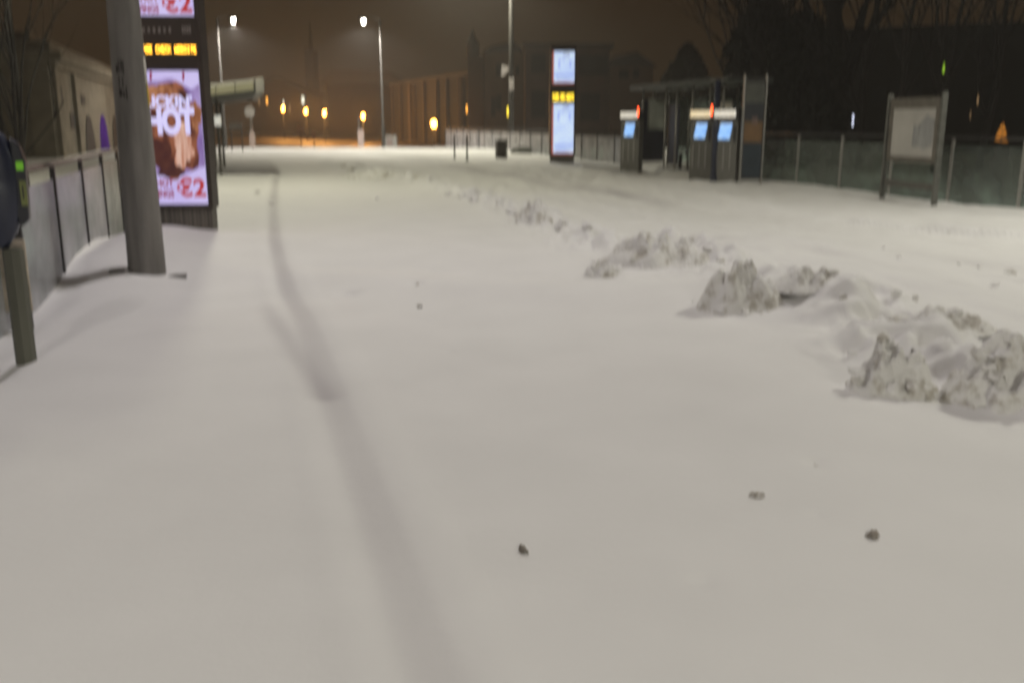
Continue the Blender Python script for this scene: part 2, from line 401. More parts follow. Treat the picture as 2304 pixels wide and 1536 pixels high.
# added lamps, out of view, that light the near and middle snow
street_lamp(Vector((9.6, 11.0, 8.0)), -1, "added unseen street lamp behind the right fence beside the near platform", FILL_PLAT, 0, 0.09, tint=(1.0, 0.98, 0.84))
street_lamp(Vector((-6.5, 22.0, 8.6)), 1, "added white street lamp, unseen behind the advertising column", 1800, 0, 0.075, tint=(1.0, 0.975, 0.74))
street_lamp(Vector((-2.0, -5.0, 8.2)), 1, "added unseen street lamp behind the camera on the left platform", FILL_NEAR, 0, 0.09, tint=(1.0, 0.95, 0.89))
street_lamp(Vector((4.6, -9.0, 5.6)), -1, "added unseen street lamp behind the camera on the right platform", 3500, 0, 0.09, tint=(1.0, 0.975, 0.83))

sodium_spots = [(637, 245, 128, 0.26, "leftmost of the orange globe lamps, beyond the round sign"), (688, 251, 118, 0.26, "orange globe lamp second from the left, above the small orange square sign"),
                (730, 255, 112, 0.26, "orange globe lamp in the middle of the row of five"), (817, 262, 104, 0.25, "orange globe lamp beside the tall white lamp's post"),
                (976, 279, 84, 0.30, "lowest and brightest orange globe lamp, in front of the brown terrace")]
for px, py, yd, r, lab in sodium_spots:
    h = at(px, py, yd); zg = hz(h)
    o = thing("globe_lamp", lab, "globe lamp", (h.x, h.y, zg), 0, "orange globe lamps")
    H_ = h.z - zg
    MB().tube([(0, 0, -0.3), (0, 0, 0.6), (0, 0, H_ - r - 0.05)], [0.05, 0.04, 0.03], 8).build("post", black_m, o, True)
    MB().lathe([(0.02, -r), (r * 0.6, -r * 0.8), (r, 0), (r * 0.75, r * 0.7), (r * 0.3, r)], 16).build("globe", lamp_o, o, True, loc=(0, 0, H_))
    MB().lathe([(r * 0.5, r * 0.93), (r * 0.42, r * 1.15), (0.02, r * 1.3)], 12).build("cap", dark_m, o, True, loc=(0, 0, H_))
    ld = bpy.data.lights.new("lamp_light", 'POINT'); ld.energy = SODIUM * (0.35 if yd < 90 else 1.0); ld.color = (1.0, 0.45, 0.11); ld.shadow_soft_size = r + 0.03
    lo = bpy.data.objects.new("lamp_light", ld); COL.objects.link(lo); lo.parent = o; lo.location = (0, -(r + 0.12), H_)

# ------------------------------------------------------------------ near catenary pole
pb = on_snow(POLE_XY)
o = thing("catenary_pole", "thick grey steel pole in front of the lit advertising column", "pole", pb, AX)
MB().tube([(0, 0, -0.3), (0, 0, 9.0)], [0.1848, 0.0690], 40).build("shaft", steel_m, o, True)
plate_m = mat("base_plate", (0.085, 0.075, 0.068), 0.7, var=0.3)
for x0, x1, y0, y1 in ((-0.36, -0.215, -0.05, 0.08), (0.20, 0.38, -0.12, 0.0)):
    q = Vector(pb) + V * ((x0 + x1) / 2) + U * ((y0 + y1) / 2); zt = hz(q) - pb.z + .012
    MB().box(x0, x1, y0, y1, zt - .1, zt).build("base_plate", plate_m, o, bevel=0.005)
yel = mat("yellow_sticker", (0.55, 0.40, 0.03), 0.5); whs = mat("white_sticker", (0.6, 0.58, 0.53), 0.5)
def cone_r(z): return 0.1811 - 0.01284 * z
def wrap(name, a0, a1, z0, z1, m):
    b = MB(); n = 8
    for i in range(n + 1):
        a = R(a0 + (a1 - a0) * i / n)
        for z in (z0, z1): rr = cone_r(z) + .002; b.v.append((rr * math.sin(a), -rr * math.cos(a), z))
    b.f = [(2 * i, 2 * i + 2, 2 * i + 3, 2 * i + 1) for i in range(n)]
    return b.build(name, m, o, True)
LH = 8.6  # lamp added out of view on the pole top to light the snow
MB().tube([(0, 0, LH), (0.5, 0, LH + .12), (1.3, 0, LH + .16)], [.045, .04, .03], 8).build("added_lamp_arm", steel_m, o, True)
MB().lathe([(0.02, 0.16), (0.17, 0.12), (0.2, 0.03), (0.2, 0.0), (0.16, 0.0)], 20, 1.75, 0.8, 2.6).build("lamp_head", dark_m, o, True, loc=(1.5, 0, LH))
MB().lathe([(0.16, 0.0), (0.15, -0.07), (0.10, -0.16), (0.02, -0.20)], 20, 1.5, 0.8).build("added_lamp_lens", lamp_w, o, True, loc=(1.5, 0, LH - .01))
def added_pole_light(parent, loc, power, tint=(1.0, 0.94, 0.965)):
    ld = bpy.data.lights.new("lamp_light", 'SPOT'); ld.energy = power; ld.color = tint
    ld.spot_size = R(158); ld.spot_blend = 0.55; ld.shadow_soft_size = 0.25
    lo = bpy.data.objects.new("lamp_light", ld); COL.objects.link(lo); lo.parent = parent; lo.location = loc
added_pole_light(o, (1.5, 0, LH - .28), FILL_POLE)
wrap("yellow_notice", 72, 100, 1.62, 1.84, yel); wrap("white_notice", 66, 100, 1.84, 2.08, whs)
sten = mat("stencil_paint", (0.02, 0.017, 0.015), 0.6)
sb = MB()
for (a0, a1, z0, z1) in ((-42, -33, 1.93, 2.00), (-31, -27, 1.93, 2.05), (-22, -17, 1.94, 2.05), (-15, -11, 1.91, 2.04), (-34, -30, 1.80, 1.90), (-21, -17, 1.79, 1.89), (-36, -24, 1.71, 1.78), (-21, -15, 1.70, 1.76), (-11, -7, 1.68, 1.80)):
    for i in range(4):
        k = len(sb.v); p0, p1 = R(a0 + (a1 - a0) * i / 4), R(a0 + (a1 - a0) * (i + 1) / 4)
        for p, z in ((p0, z0), (p1, z0), (p1, z1), (p0, z1)): rr = cone_r(z) + .0012; sb.v.append((rr * math.sin(p), -rr * math.cos(p), z))
        sb.f.append((k, k + 1, k + 2, k + 3))
sb.build("stencil_marks", sten, o, True)

# ------------------------------------------------------------------ card reader at the left edge
mb_ = on_snow(METER_XY); mb_.z = -0.03
navy = mat("navy_plastic", (0.010, 0.015, 0.038), 0.4, var=0.2, coat=0.3)
greyp = mat("grey_plastic", (0.020, 0.022, 0.030), 0.4, var=0.15)
post_m = mat("olive_post", (0.105, 0.105, 0.080), 0.6, var=0.2, scale=9, stretch=(1, 1, 0.15))
o = thing("card_reader", "dark blue shield shaped ticket reader on an olive post at the left edge", "ticket reader", mb_, R(20))
b = MB()
b.lathe([(0.062, -0.25), (0.062, 0.02), (0.062, 0.755), (0.055, 0.765)], 8); b.build("post", post_m, o)
prof = [(0.035, 0.765), (0.055, 0.80), (0.10, 0.87), (0.128, 0.95), (0.142, 1.05), (0.146, 1.18), (0.140, 1.30), (0.118, 1.40), (0.085, 1.46), (0.04, 1.49), (0.01, 1.50)]
hd = MB().lathe(prof, 28, 1.0, 0.62, 2.5).build("reader_head", navy, o, True, loc=(-0.055, 0, 0))
fp = MB().prism([(0.075, 0.90), (0.118, 0.94), (0.132, 1.30), (0.105, 1.40), (0.06, 1.44), (0.05, 0.95)], -0.05, 0.06).build("side_panel", greyp, o, bevel=0.012)
MB().box(0.082, 0.122, -0.056, -0.046, 1.245, 1.295).build("display", glow("green_display", (0.25, 0.72, 0.03), 0.28), fp)
MB().box(0.088, 0.124, -0.055, -0.046, 1.03, 1.18).build("reader_notice", mat("pale_green_notice", (0.20, 0.23, 0.07), 0.5), fp)
MB().box(0.100, 0.108, -0.0575, -0.0545, 1.07, 1.15).build("reader_mark", dark_m, fp)

# ------------------------------------------------------------------ glass fences
def fence(start, n, step, label, gm, h=1.06, rail_m=None, skip=(), snowcap=False):
    o = thing("glass_fence", label, "fence", start, AX)
    for k in range(n):
        y = k * step; p = Vector(start) + U * y; zz = hz(p) - start[2]
        MB().box(-0.022, 0.022, y - 0.03, y + 0.03, zz - 0.3, h + 0.01).build("post", dark_m if not snowcap else alu_m, o)
        if k < n - 1 and k not in skip:
            p2 = Vector(start) + U * (y + step); z2 = hz(p2) - start[2]; zl = min(zz, z2) - 0.1
            MB().box(-0.006, 0.006, y + 0.05, y + step - 0.05, zl, h - 0.11).build("glass_panel", gm, o)
    L = (n - 1) * step
    MB().tube([(0, -0.2, h + 0.035), (0, L + 0.2, h + 0.035)], 0.028, 10).build("handrail", rail_m, o, True)
    return o
rail_m = mat("brown_handrail", (0.19, 0.145, 0.125), 0.5, var=0.15)
LF0 = Vector((-4.64, 9.5, 0)) - U * 1.75 * 5
fence(Vector((LF0.x, LF0.y, 0)), 17, 1.75, "frosted glass fence with dark posts and brown handrail along the left platform", frost_l, 1.05, rail_m)
RF = Vector((8.99, 16.58, 0.08))
fence(RF - U * 1.75 * 3, 9, 1.75, "dark glass fence with steel posts along the right platform behind the notice board", frost_r, 1.10, dark_m, snowcap=True)
fence(RF + U * 17.2, 19, 1.75, "pale frosted fence running back behind the far totem and the bin", frost_l, 1.0, dark_m)

# board fixed beside the left fence near the reader
q = at(72, 600, 7.15); q.z = 0
o = thing("tan_board", "plain tan board standing against the left fence behind the ticket reader", "board", q, AX)
MB().box(-0.9, -0.03, -0.02, 0.02, 0.06, 0.62).build("board", mat("tan_board", (0.45, 0.39, 0.31), 0.7), o, bevel=0.006)
for x in (-0.85, -0.08): MB().box(x - .03, x + .03, 0.022, 0.07, -0.35, 0.66).build("leg", dark_m, o)

# ------------------------------------------------------------------ advertising totems
FONT57 = {'P': "11110 10001 10001 11110 10000 10000 10000", 'L': "10000 10000 10000 10000 10000 10000 11111", 'E': "11111 10000 10000 11110 10000 10000 11111",
          'A': "01110 10001 10001 11111 10001 10001 10001", 'S': "01111 10000 10000 01110 00001 00001 11110", 'C': "01111 10000 10000 10000 10000 10000 01111",
          'H': "10001 10001 10001 11111 10001 10001 10001", 'K': "10001 10010 10100 11000 10100 10010 10001", 'W': "10001 10001 10001 10101 10101 11011 10001",
          'B': "11110 10001 10001 11110 10001 10001 11110", 'I': "01110 00100 00100 00100 00100 00100 01110", 'T': "11111 00100 00100 00100 00100 00100 00100"}
def led_row(text, x0, x1, z0, z1, y, m, parent, name="led_text"):
    b = MB(); cols = len(text) * 6 - 1; dx, dz = (x1 - x0) / cols, (z1 - z0) / 7
    for k, ch in enumerate(text):
        if ch == ' ': continue
        for r, row in enumerate(FONT57[ch].split()):
            for c, bit in enumerate(row):
                if bit == '1':
                    x, z = x0 + (k * 6 + c) * dx, z1 - (r + 1) * dz
                    b.box(x + dx * .08, x + dx * .92, y - 0.004, y, z + dz * .1, z + dz * .9)
    return b.build(name, m, parent)
def blob(cx, cz, rx_, rz_, y, seed, n=34, amp=0.22, y1=None):
    pts = []
    for k in range(n):
        a = 2 * math.pi * k / n; q = 1 + amp * 2 * noise.noise(Vector((math.cos(a) * 1.7 + seed, math.sin(a) * 1.7, seed * 0.7)))
        pts.append((cx + rx_ * q * math.cos(a), cz + rz_ * q * math.sin(a)))
    return MB().prism(pts, y - 0.002, y)
TW, TD, PW = 0.96, 0.34, 0.84
def totem_body(o):
    MB().box(-TW / 2 + .03, TW / 2 - .03, -TD / 2 + .03, TD / 2 - .03, -0.3, 0.27).build("plinth", mat("ribbed_plinth", (0.10, 0.088, 0.072), 0.6, var=0.5, scale=12, stretch=(2.2, 2.2, 0.05)), o)
    fr = MB()
    fr.box(-TW / 2, -PW / 2 - .002, -TD / 2, TD / 2, 0.272, 4.22); fr.box(PW / 2 + .002, TW / 2, -TD / 2, TD / 2, 0.272, 4.22)
    fr.box(-PW / 2, PW / 2, -TD / 2 + .03, TD / 2 - .03, 0.274, 4.18)
    fr.box(-PW / 2, PW / 2, -TD / 2 + .004, -TD / 2 + .028, 2.18, 2.84); fr.box(-PW / 2, PW / 2, -TD / 2, TD / 2, 4.03, 4.215)
    fr.box(-PW / 2, PW / 2, -TD / 2, -TD / 2 + .028, 0.274, 0.33)
    fr.build("casing", brown_m, o, bevel=0.006)
    y = -TD / 2 + 0.006
    return y
lav = glow("backlit_lavender_sheet", (0.54, 0.46, 0.84), 0.86, (0.64, 0.57, 0.90), 1.2)
red = glow("backlit_red_ink", (0.50, 0.035, 0.035), 0.75)
drkred = glow("backlit_dark_red_ink", (0.30, 0.035, 0.09), 0.8)
wht = glow("backlit_white_ink", (0.66, 0.62, 0.95), 0.95)
meat = glow("backlit_fried_chicken", (0.075, 0.020, 0.014), 0.9, (0.34, 0.12, 0.06), 8, (1.0, 1.0, 0.35))
meat2 = glow("backlit_golden_crust", (0.55, 0.25, 0.12), 0.75, (0.22, 0.07, 0.03), 11, (1.1, 1.0, 0.3))
bowl = glow("backlit_dark_bowl", (0.045, 0.012, 0.014), 0.9, (0.09, 0.03, 0.02), 6)
streak = glow("backlit_pale_streaks", (0.80, 0.55, 0.45), 0.8, (0.5, 0.2, 0.12), 8, (2, 1, 0.2))
adp = gnd(414, 515); adp.z = hz(adp)
o = thing("advertising_column", "tall column with a lit hot wings poster behind the thick grey pole", "advertising column", adp, R(3))
y = totem_body(o)
def sheet(z0, z1): return MB().box(-PW / 2 + .01, PW / 2 - .01, y, y + .02, z0, z1).build("poster", lav, o)
def price(pst, z):
    words("lettering", "€2", 0.34, red, pst, (0.20, y - .004, z), 0.40)
    words("lettering", "4 HOT", 0.145, drkred, pst, (-0.21, y - .004, z + .075), 0.33)
    words("lettering", "WINGS", 0.145, drkred, pst, (-0.21, y - .004, z - .075), 0.33)
lo_p = sheet(0.335, 2.15)
MB().prism([(-.41, .80), (.0, .70), (.41, .86), (.41, 1.98), (.30, 1.90), (.05, 2.06), (-.41, 1.98)], y - .0008, y - .0002).build("picture", glow("backlit_dusky_purple", (0.20, 0.12, 0.34), 0.85, (0.42, 0.32, 0.62), 5, (1, 1, .5)), lo_p)
blob(-0.02, 1.33, 0.385, 0.58, y - .001, 1.3).build("picture", meat, lo_p)
blob(-0.12, 1.80, 0.22, 0.17, y - .0035, 2.2).build("picture", meat2, lo_p)
blob(0.10, 1.79, 0.16, 0.12, y - .003, 4.4).build("picture", bowl, lo_p)
blob(-0.22, 1.08, 0.18, 0.17, y - .004, 3.1, amp=0.1).build("picture", bowl, lo_p)
blob(-0.08, 0.83, 0.19, 0.14, y - .004, 7.1).build("picture", bowl, lo_p)
blob(0.13, 1.13, 0.14, 0.26, y - .0045, 5.5, amp=0.35).build("picture", streak, lo_p)
blob(0.33, 1.55, 0.07, 0.22, y - .004, 8.5, amp=0.3).build("picture", meat2, lo_p)
words("lettering", "HOT", 0.46, wht, lo_p, (-0.02, y - .0085, 1.46), 0.66, bold=.06)
words("lettering", "LICKIN'", 0.20, wht, lo_p, (-0.02, y - .0085, 1.735), 0.64, bold=.05)
price(lo_p, 0.55)
for x in (-0.24, 0.20): MB().prism([(x - .012, 2.02), (x + .014, 2.02), (x + .03, 2.13), (x - .004, 2.14)], y - .003, y - .0005).build("lettering", drkred, lo_p)
up_p = sheet(2.87, 4.00)
blob(-0.02, 3.56, 0.33, 0.32, y - .001, 2.3).build("picture", meat, up_p)
price(up_p, 3.02)
def header(o, yy):
    b = MB()
    for k in range(4): b.box(0.24 + k * 0.032, 0.257 + k * 0.032, yy - .006, yy - .003, 2.64, 2.73)
    for k in range(7): b.box(-0.36 + k * 0.07, -0.33 + k * 0.07, yy - .006, yy - .003, 2.65, 2.71)
    b.build("header_marks", mat("faded_letters", (0.22, 0.19, 0.17), 0.6), o)
led_row("PLEASE CHECK WEBSITE", -0.43, 0.41, 2.385, 2.475, y - .006, led_m, o)
header(o, y)

tp = gnd(1264, 367); tp.z = hz(tp)
o = thing("information_totem", "tall free standing totem with two lit pale blue screens, alone on the far snow", "totem", tp, R(2))
y = totem_body(o)
blu = glow("backlit_pale_blue_sheet", (0.52, 0.66, 1.0), 0.95, (0.66, 0.80, 1.0), 2.2)
blu2 = glow("backlit_mid_blue_ink", (0.42, 0.54, 1.0), 0.85); orr = glow("backlit_orange_edge", (0.42, 0.10, 0.06), 0.8)
gry = glow("backlit_grey_lines", (0.22, 0.25, 0.42), 0.8)
for (z0, z1) in ((0.335, 2.15), (2.87, 4.00)):
    p = MB().box(-PW / 2 + .01, PW / 2 - .01, y, y + .02, z0, z1).build("screen", blu, o)
    MB().box(-PW / 2 + .01, -PW / 2 + .075, y - .004, y - .001, z0, z1).build("orange_border", orr, p)
    MB().box(-PW / 2 + .075, PW / 2 - .01, y - .004, y - .001, z0, z0 + .055).build("orange_border", orr, p)
    b = MB()
    for k in range(5): b.box(0.0 + k * 0.05, 0.018 + k * 0.05, y - .004, y - .001, z1 - .22, z1 - .03)
    b.box(0.0, 0.218, y - .004, y - .001, z1 - .05, z1 - .03)
    b.build("printed_bars", gry, p)
    for k in range(7): MB().box(-0.22 + k * 0.07, -0.19 + k * 0.07, y - .004, y - .001, z0 + .09, z0 + .15).build("printed_mark", gry, p)
    b = MB(); b.box(-0.19, -0.12, y - .004, y - .001, z1 - .60, z1 - .28); b.box(-0.12, 0.05, y - .004, y - .001, z1 - .33, z1 - .28); b.box(0.22, 0.30, y - .004, y - .001, z1 - .55, z1 - .32); b.box(-0.30, 0.37, y - .004, y - .001, z0 + .24, z0 + .36)
    b.build("printed_map", blu2, p)
led_row("PLEASE CHECK WEBSITE", -0.38, 0.40, 2.28, 2.50, y - .006, led_y, o)

# ------------------------------------------------------------------ ticket machines and the right shelter
tvm_body = mat("ticket_machine_grey", (0.15, 0.145, 0.13), 0.5, 0.2, var=0.12)
scr = glow("blue_screen", (0.20, 0.46, 1.0), 1.0, (0.42, 0.66, 1.0), 5)
hdr = glow("lit_machine_header", (0.62, 0.56, 0.44), 1.0, (0.80, 0.76, 0.66), 9, (3, 1, 1))
hdw = glow("lit_machine_header_yellow", (0.80, 0.62, 0.34), 1.0, (0.85, 0.74, 0.52), 9, (3, 1, 1))
redl = glow("red_indicator", (1.0, 0.08, 0.02), 6)
def ticket_machine(p, label, head, red_lamp, rot):
    o = thing("ticket_machine", label, "ticket machine", p, rot, "ticket machines in the right shelter")
    MB().box(-0.30, 0.30, -0.20, 0.20, -0.2, 1.50).build("cabinet", tvm_body, o, bevel=0.015)
    MB().box(-0.31, 0.31, -0.30, 0.22, 1.503, 1.77).build("header", dark_m, o, bevel=0.01)
    MB().box(-0.29, 0.25, -0.318, -0.302, 1.56, 1.73).build("header_light", head, o)
    s = MB().prism([(-0.20, 1.02), (0.10, 1.02), (0.16, 1.40), (-0.14, 1.40)], -0.222, -0.203).build("screen", scr, o)
    MB().box(0.19, 0.26, -0.215, -0.203, 0.95, 1.36).build("card_slot_panel", dark_m, o)
    b = MB()
    for x in (-0.22, -0.05, 0.12): b.box(x, x + .03, -0.215, -0.203, 0.25, 0.86)
    b.build("cabinet_ribs", alu_m, o)
    MB().box(-0.24, 0.16, -0.211, -0.203, 1.42, 1.49).build("fare_notice", mat("notice_paper", (0.5, 0.46, 0.44), 0.6), o)
    if red_lamp: MB().box(0.262, 0.300, -0.332, -0.302, 1.62, 1.86).build("red_lamp", redl, o)
    return o
for px, py, lab, hd_, rl in ((1420, 380, "ticket machine at the far end of the shelter, standing apart, with a red lamp", hdr, True), (1578, 396, "ticket machine with yellowish header and red lamp left of the dark column", hdw, True), (1632, 402, "ticket machine with the brightest blue screen right of the dark column", hdr, False)):
    p = gnd(px, py, 0.08); ticket_machine(Vector((p.x, p.y, 0.06)), lab, hd_, rl, R(-26))

S0 = RF + U * 8.7; S0.z = 0.06
o = thing("tram_shelter", "dark glass shelter with flat roof on the right platform behind the ticket machines", "shelter", S0, AX)
roof_m = mat("roof_green_grey", (0.05, 0.06, 0.054), 0.5, var=0.2)
MB().box(-0.25, 1.2, 1.6, 8.4, 2.50, 2.62).build("roof", roof_m, o, bevel=0.02)
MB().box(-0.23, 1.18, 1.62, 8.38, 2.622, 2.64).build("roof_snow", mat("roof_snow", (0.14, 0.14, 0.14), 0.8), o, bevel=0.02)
for x, ys in ((1.05, (1.75, 3.3, 4.85, 6.4, 7.95)), (0.05, (2.3, 3.1, 4.2, 5.3, 6.1, 7.9))):
    for yy in ys: MB().tube([(x, yy, -0.3), (x, yy, 2.50)], 0.035, 8).build("post", alu_m, o, True)
for k in range(4):
    MB().box(1.03, 1.05, 1.80 + k * 1.55, 3.25 + k * 1.55, 0.15, 2.2).build("glass_panel", glass_m, o)
MB().box(0.05, 0.07, 3.2, 4.2, 0.15, 2.1).build("glass_panel", glass_m, o)
MB().box(0.07, 1.00, 8.06, 8.08, 0.1, 2.2).build("end_panel", mat("navy_panel", (0.016, 0.017, 0.035), 0.4), o)
MB().box(0.10, 0.12, 5.2, 6.0, 0.1, 2.0).build("end_panel", MATS["navy_panel"], o)
bn = MB(); bn.box(0.60, 0.95, 2.6, 6.6, 0.44, 0.50); bn.build("bench_seat", alu_m, o, bevel=0.01)
for yy in (2.9, 4.6, 6.3): MB().box(0.70, 0.80, yy, yy + .06, -0.1, 0.438).build("bench_leg", dark_m, o)
pst = mat("pale_poster", (0.72, 0.66, 0.60), 0.6, var=0.15); pst2 = mat("faded_poster", (0.45, 0.47, 0.43), 0.6, var=0.4, scale=2)
MB().box(0.985, 1.01, 3.5, 4.3, 0.95, 2.05).build("poster", pst, o); MB().box(0.985, 1.01, 5.1, 6.2, 0.9, 2.1).build("poster", pst2, o)
MB().box(0.3, 0.9, 8.03, 8.055, 1.2, 2.2).build("poster", pst2, o)

p = gnd(1605, 404, 0.06)
o = thing("dark_column", "dark blue round column between the two nearer ticket machines", "column", (p.x, p.y, 0.0), 0)
MB().tube([(0, 0, -0.2), (0, 0, 2.53)], 0.078, 14).build("shaft", navy, o, True)
MB().lathe([(0.10, 0.0), (0.10, 0.14), (0.06, 0.16)], 14).build("foot", navy, o, True)

p = gnd(1687, 406, 0.06)
o = thing("poster_stand", "tall narrow stand with a brown and blue poster between two steel uprights", "poster stand", (p.x, p.y, 0.02), R(6))
for x in (-0.29, 0.27): MB().box(x, x + .03, -0.05, 0.05, -0.2, 2.62).build("upright", alu_m, o)
bk = MB().box(-0.255, 0.265, -0.02, 0.02, 0.05, 2.50).build("panel", dark_m, o)
for z0, z1, c, nm in ((1.95, 2.42, (0.085, 0.09, 0.075), "poster_top"), (1.50, 1.945, (0.022, 0.026, 0.036), "poster_band"), (0.98, 1.495, (0.20, 0.11, 0.045), "poster_picture"), (0.10, 0.975, (0.022, 0.036, 0.050), "poster_foot")):
    MB().box(-0.23, 0.24, -0.030, -0.022, z0, z1).build(nm, mat(nm, c, 0.5, var=0.25, scale=3), bk)
MB().box(-0.05, 0.10, -0.036, -0.031, 1.42, 1.60).build("poster_figure", mat("poster_pink", (0.17, 0.11, 0.09), 0.5), bk)

# notice board
p1, p2 = gnd(1985, 437, 0.08), gnd(2102, 452, 0.08)
w_ = (p2 - p1).length
o = thing("notice_board", "framed notice board with a pale map on two posts in front of the right fence", "notice board", (p1.x, p1.y, 0.05), math.atan2(p2.y - p1.y, p2.x - p1.x))
for x in (0.0, w_): MB().box(x - .033, x + .033, -0.05, 0.05, -0.2, 1.98).build("post", mat("board_post", (0.15, 0.15, 0.135), 0.5, 0.4), o, bevel=0.008)
fr = MB(); fr.box(.065, w_ - .065, -.03, .03, 1.70, 1.90); fr.box(.065, w_ - .065, -.03, .03, 0.70, 0.80); fr.box(.065, .17, -.03, .03, .803, 1.697); fr.box(w_ - .17, w_ - .065, -.03, .03, .803, 1.697)
fr.build("frame", mat("board_frame", (0.13, 0.115, 0.095), 0.5), o)
bp = MB().box(.172, w_ - .172, -.02, .02, .803, 1.697).build("map_sheet", mat("map_sheet", (0.46, 0.44, 0.41), 0.5, var=0.12, scale=2), o)
mpb = MB().prism([(0.85, 0.98), (1.05, 1.0), (1.20, .95), (1.45, 1.02), (1.48, 1.50), (1.25, 1.58), (0.98, 1.38), (0.86, 1.40)], -.026, -.0215)
mpb.build("printed_map", mat("map_print", (0.30, 0.30, 0.30), 0.5, var=0.25, scale=3, stretch=(2.5, 1, 0.5)), bp)
MB().box(.07, w_ - .07, -.02, .02, 0.22, 0.33).build("lower_rail", mat("lower_rail", (0.10, 0.09, 0.08), 0.5), o)

# ------------------------------------------------------------------ small things on the far snow
p = gnd(1128, 357); zb = hz(p)
o = thing("litter_bin", "dark square litter bin with a thin post beside it on the far snow", "litter bin", (p.x, p.y, zb), AX)
MB().box(-.21, .21, -.21, .21, -.1, .70).build("bin_body", mat("bin_brown", (0.045, 0.038, 0.032), 0.6), o, bevel=0.02)
MB().box(-.23, .23, -.23, .23, .703, .76).build("bin_rim", dark_m, o, bevel=0.01)
MB().box(-.20, .20, -.20, .20, .763, .80).build("snow_cap", snow_m, o, bevel=0.03)
MB().tube([(0.14, -0.25, -.2), (0.14, -0.25, 0.85)], .02, 8).build("post", alu_m, o, True)
p = gnd(1178, 350); tag(MB().lathe([(0.62, -.1), (0.60, 0.14), (0.45, 0.28), (0.1, 0.34)], 18, 1.0, 0.5).build("dark_mound", mat("mound_grey", (0.10, 0.105, 0.09), 0.9, var=0.3), None, True, loc=(p.x, p.y + 1.2, hz(p))), "low dark mound beside the litter bin", "mound")  # low rounded dark form on the snow
for px, py, h_, lab in ((1023, 357, 0.98, "thin dark marker post, left one of the pair on the open far snow"), (1051, 362, 1.0, "thin dark marker post, nearer right one of the pair on the open far snow"), (1078, 336, 0.95, "short dark marker post close to the pale far fence")):
    p = gnd(px, py)
    o = thing("marker_post", lab, "post", (p.x, p.y, hz(p)), 0, "thin posts on the far snow")
    MB().tube([(0, 0, -.2), (0, 0, h_ - .06), (0, 0, h_)], [.034, .034, .012], 10).build("shaft", dark_m, o, True)
    MB().tube([(0, 0, -.05), (0, 0, .06)], .06, 10).build("collar", dark_m, o, True)

signw = mat("sign_back_grey", (0.72, 0.69, 0.66), 0.5, 0.2, var=0.1); signp = mat("sign_pale_red", (0.66, 0.52, 0.48), 0.5, var=0.1)
p = at(562, 252, 54); zb = hz(p)
o = thing("round_sign_post", "sign post with a round grey disc above a tall plate, left of the orange lamps", "road sign", (p.x, p.y, zb), 0)
hh = p.z - zb
MB().tube([(0.05, 0, -.2), (0.0, 0, hh + .3)], .035, 8).build("post", steel_m, o, True)
d_ = MB().lathe([(.29, -.012), (.29, .012)], 28).build("disc", signw, o, loc=(0, -.06, hh)); d_.rotation_euler = (R(90), 0, 0)
MB().prism([(-.12, -.45), (.17, -.45), (.2, 0), (.16, .32), (.03, .45), (-.1, .32), (-.13, 0)], -.07, -.04).build("plate", signp, o, loc=(.02, 0, hh - 1.45))
p = at(812, 312, 66); zb = hz(p)
o = thing("narrow_sign_post", "small narrow pink and grey sign on a post under the fourth orange lamp", "road sign", (p.x, p.y, zb), 0)
MB().tube([(-.1, 0, -.2), (-.1, 0, p.z - zb + 1.5)], .04, 8).build("post", steel_m, o, True)
MB().box(-.2, .22, -.07, -.04, p.z - zb - .55, p.z - zb + .6).build("plate", signp, o)
for px, py, yd, s_, lab in ((676, 292, 92, .34, "small square sign lit orange below the second orange lamp"), (706, 303, 90, .22, "smaller sign plate lit orange, right of the square one")):
    p = at(px, py, yd); zb = hz(p)
    o = thing("square_sign", lab, "road sign", (p.x, p.y, zb), 0)
    MB().tube([(0, 0, -.2), (0, 0, p.z - zb)], .04, 8).build("post", dark_m, o, True)
    MB().box(-s_, s_, -.07, -.045, p.z - zb - s_, p.z - zb + s_).build("plate", mat("sign_orange", (0.75, 0.50, 0.30), 0.5), o)
p = at(875, 315, 60)
o = thing("white_cabinet", "small pale cabinet with a dark door at the foot of the tall white lamp", "cabinet", (p.x, p.y, -.1), 0)
MB().box(-.4, .5, -.2, .2, -.2, .75).build("cabinet_body", mat("cabinet_grey", (.26, .25, .24), .5), o, bevel=0.02); MB().box(-.1, .25, -.225, -.202, .1, .6).build("door", mat("cabinet_door", (.2, .15, .14), .5), o)
p = at(530, 284, 50); zb = hz(p)
o = thing("street_name_sign", "long low grey sign plate between the left shelter and the round sign", "sign", (p.x, p.y, zb), 0)
MB().box(-.34, .34, -.02, .02, p.z - zb - .15, p.z - zb + .15).build("plate", mat("dull_sign", (.16, .145, .13), .6), o)
for x in (-.28, .28): MB().tube([(x, .05, -.2), (x, .05, p.z - zb + .1)], .03, 8).build("leg", dark_m, o, True)

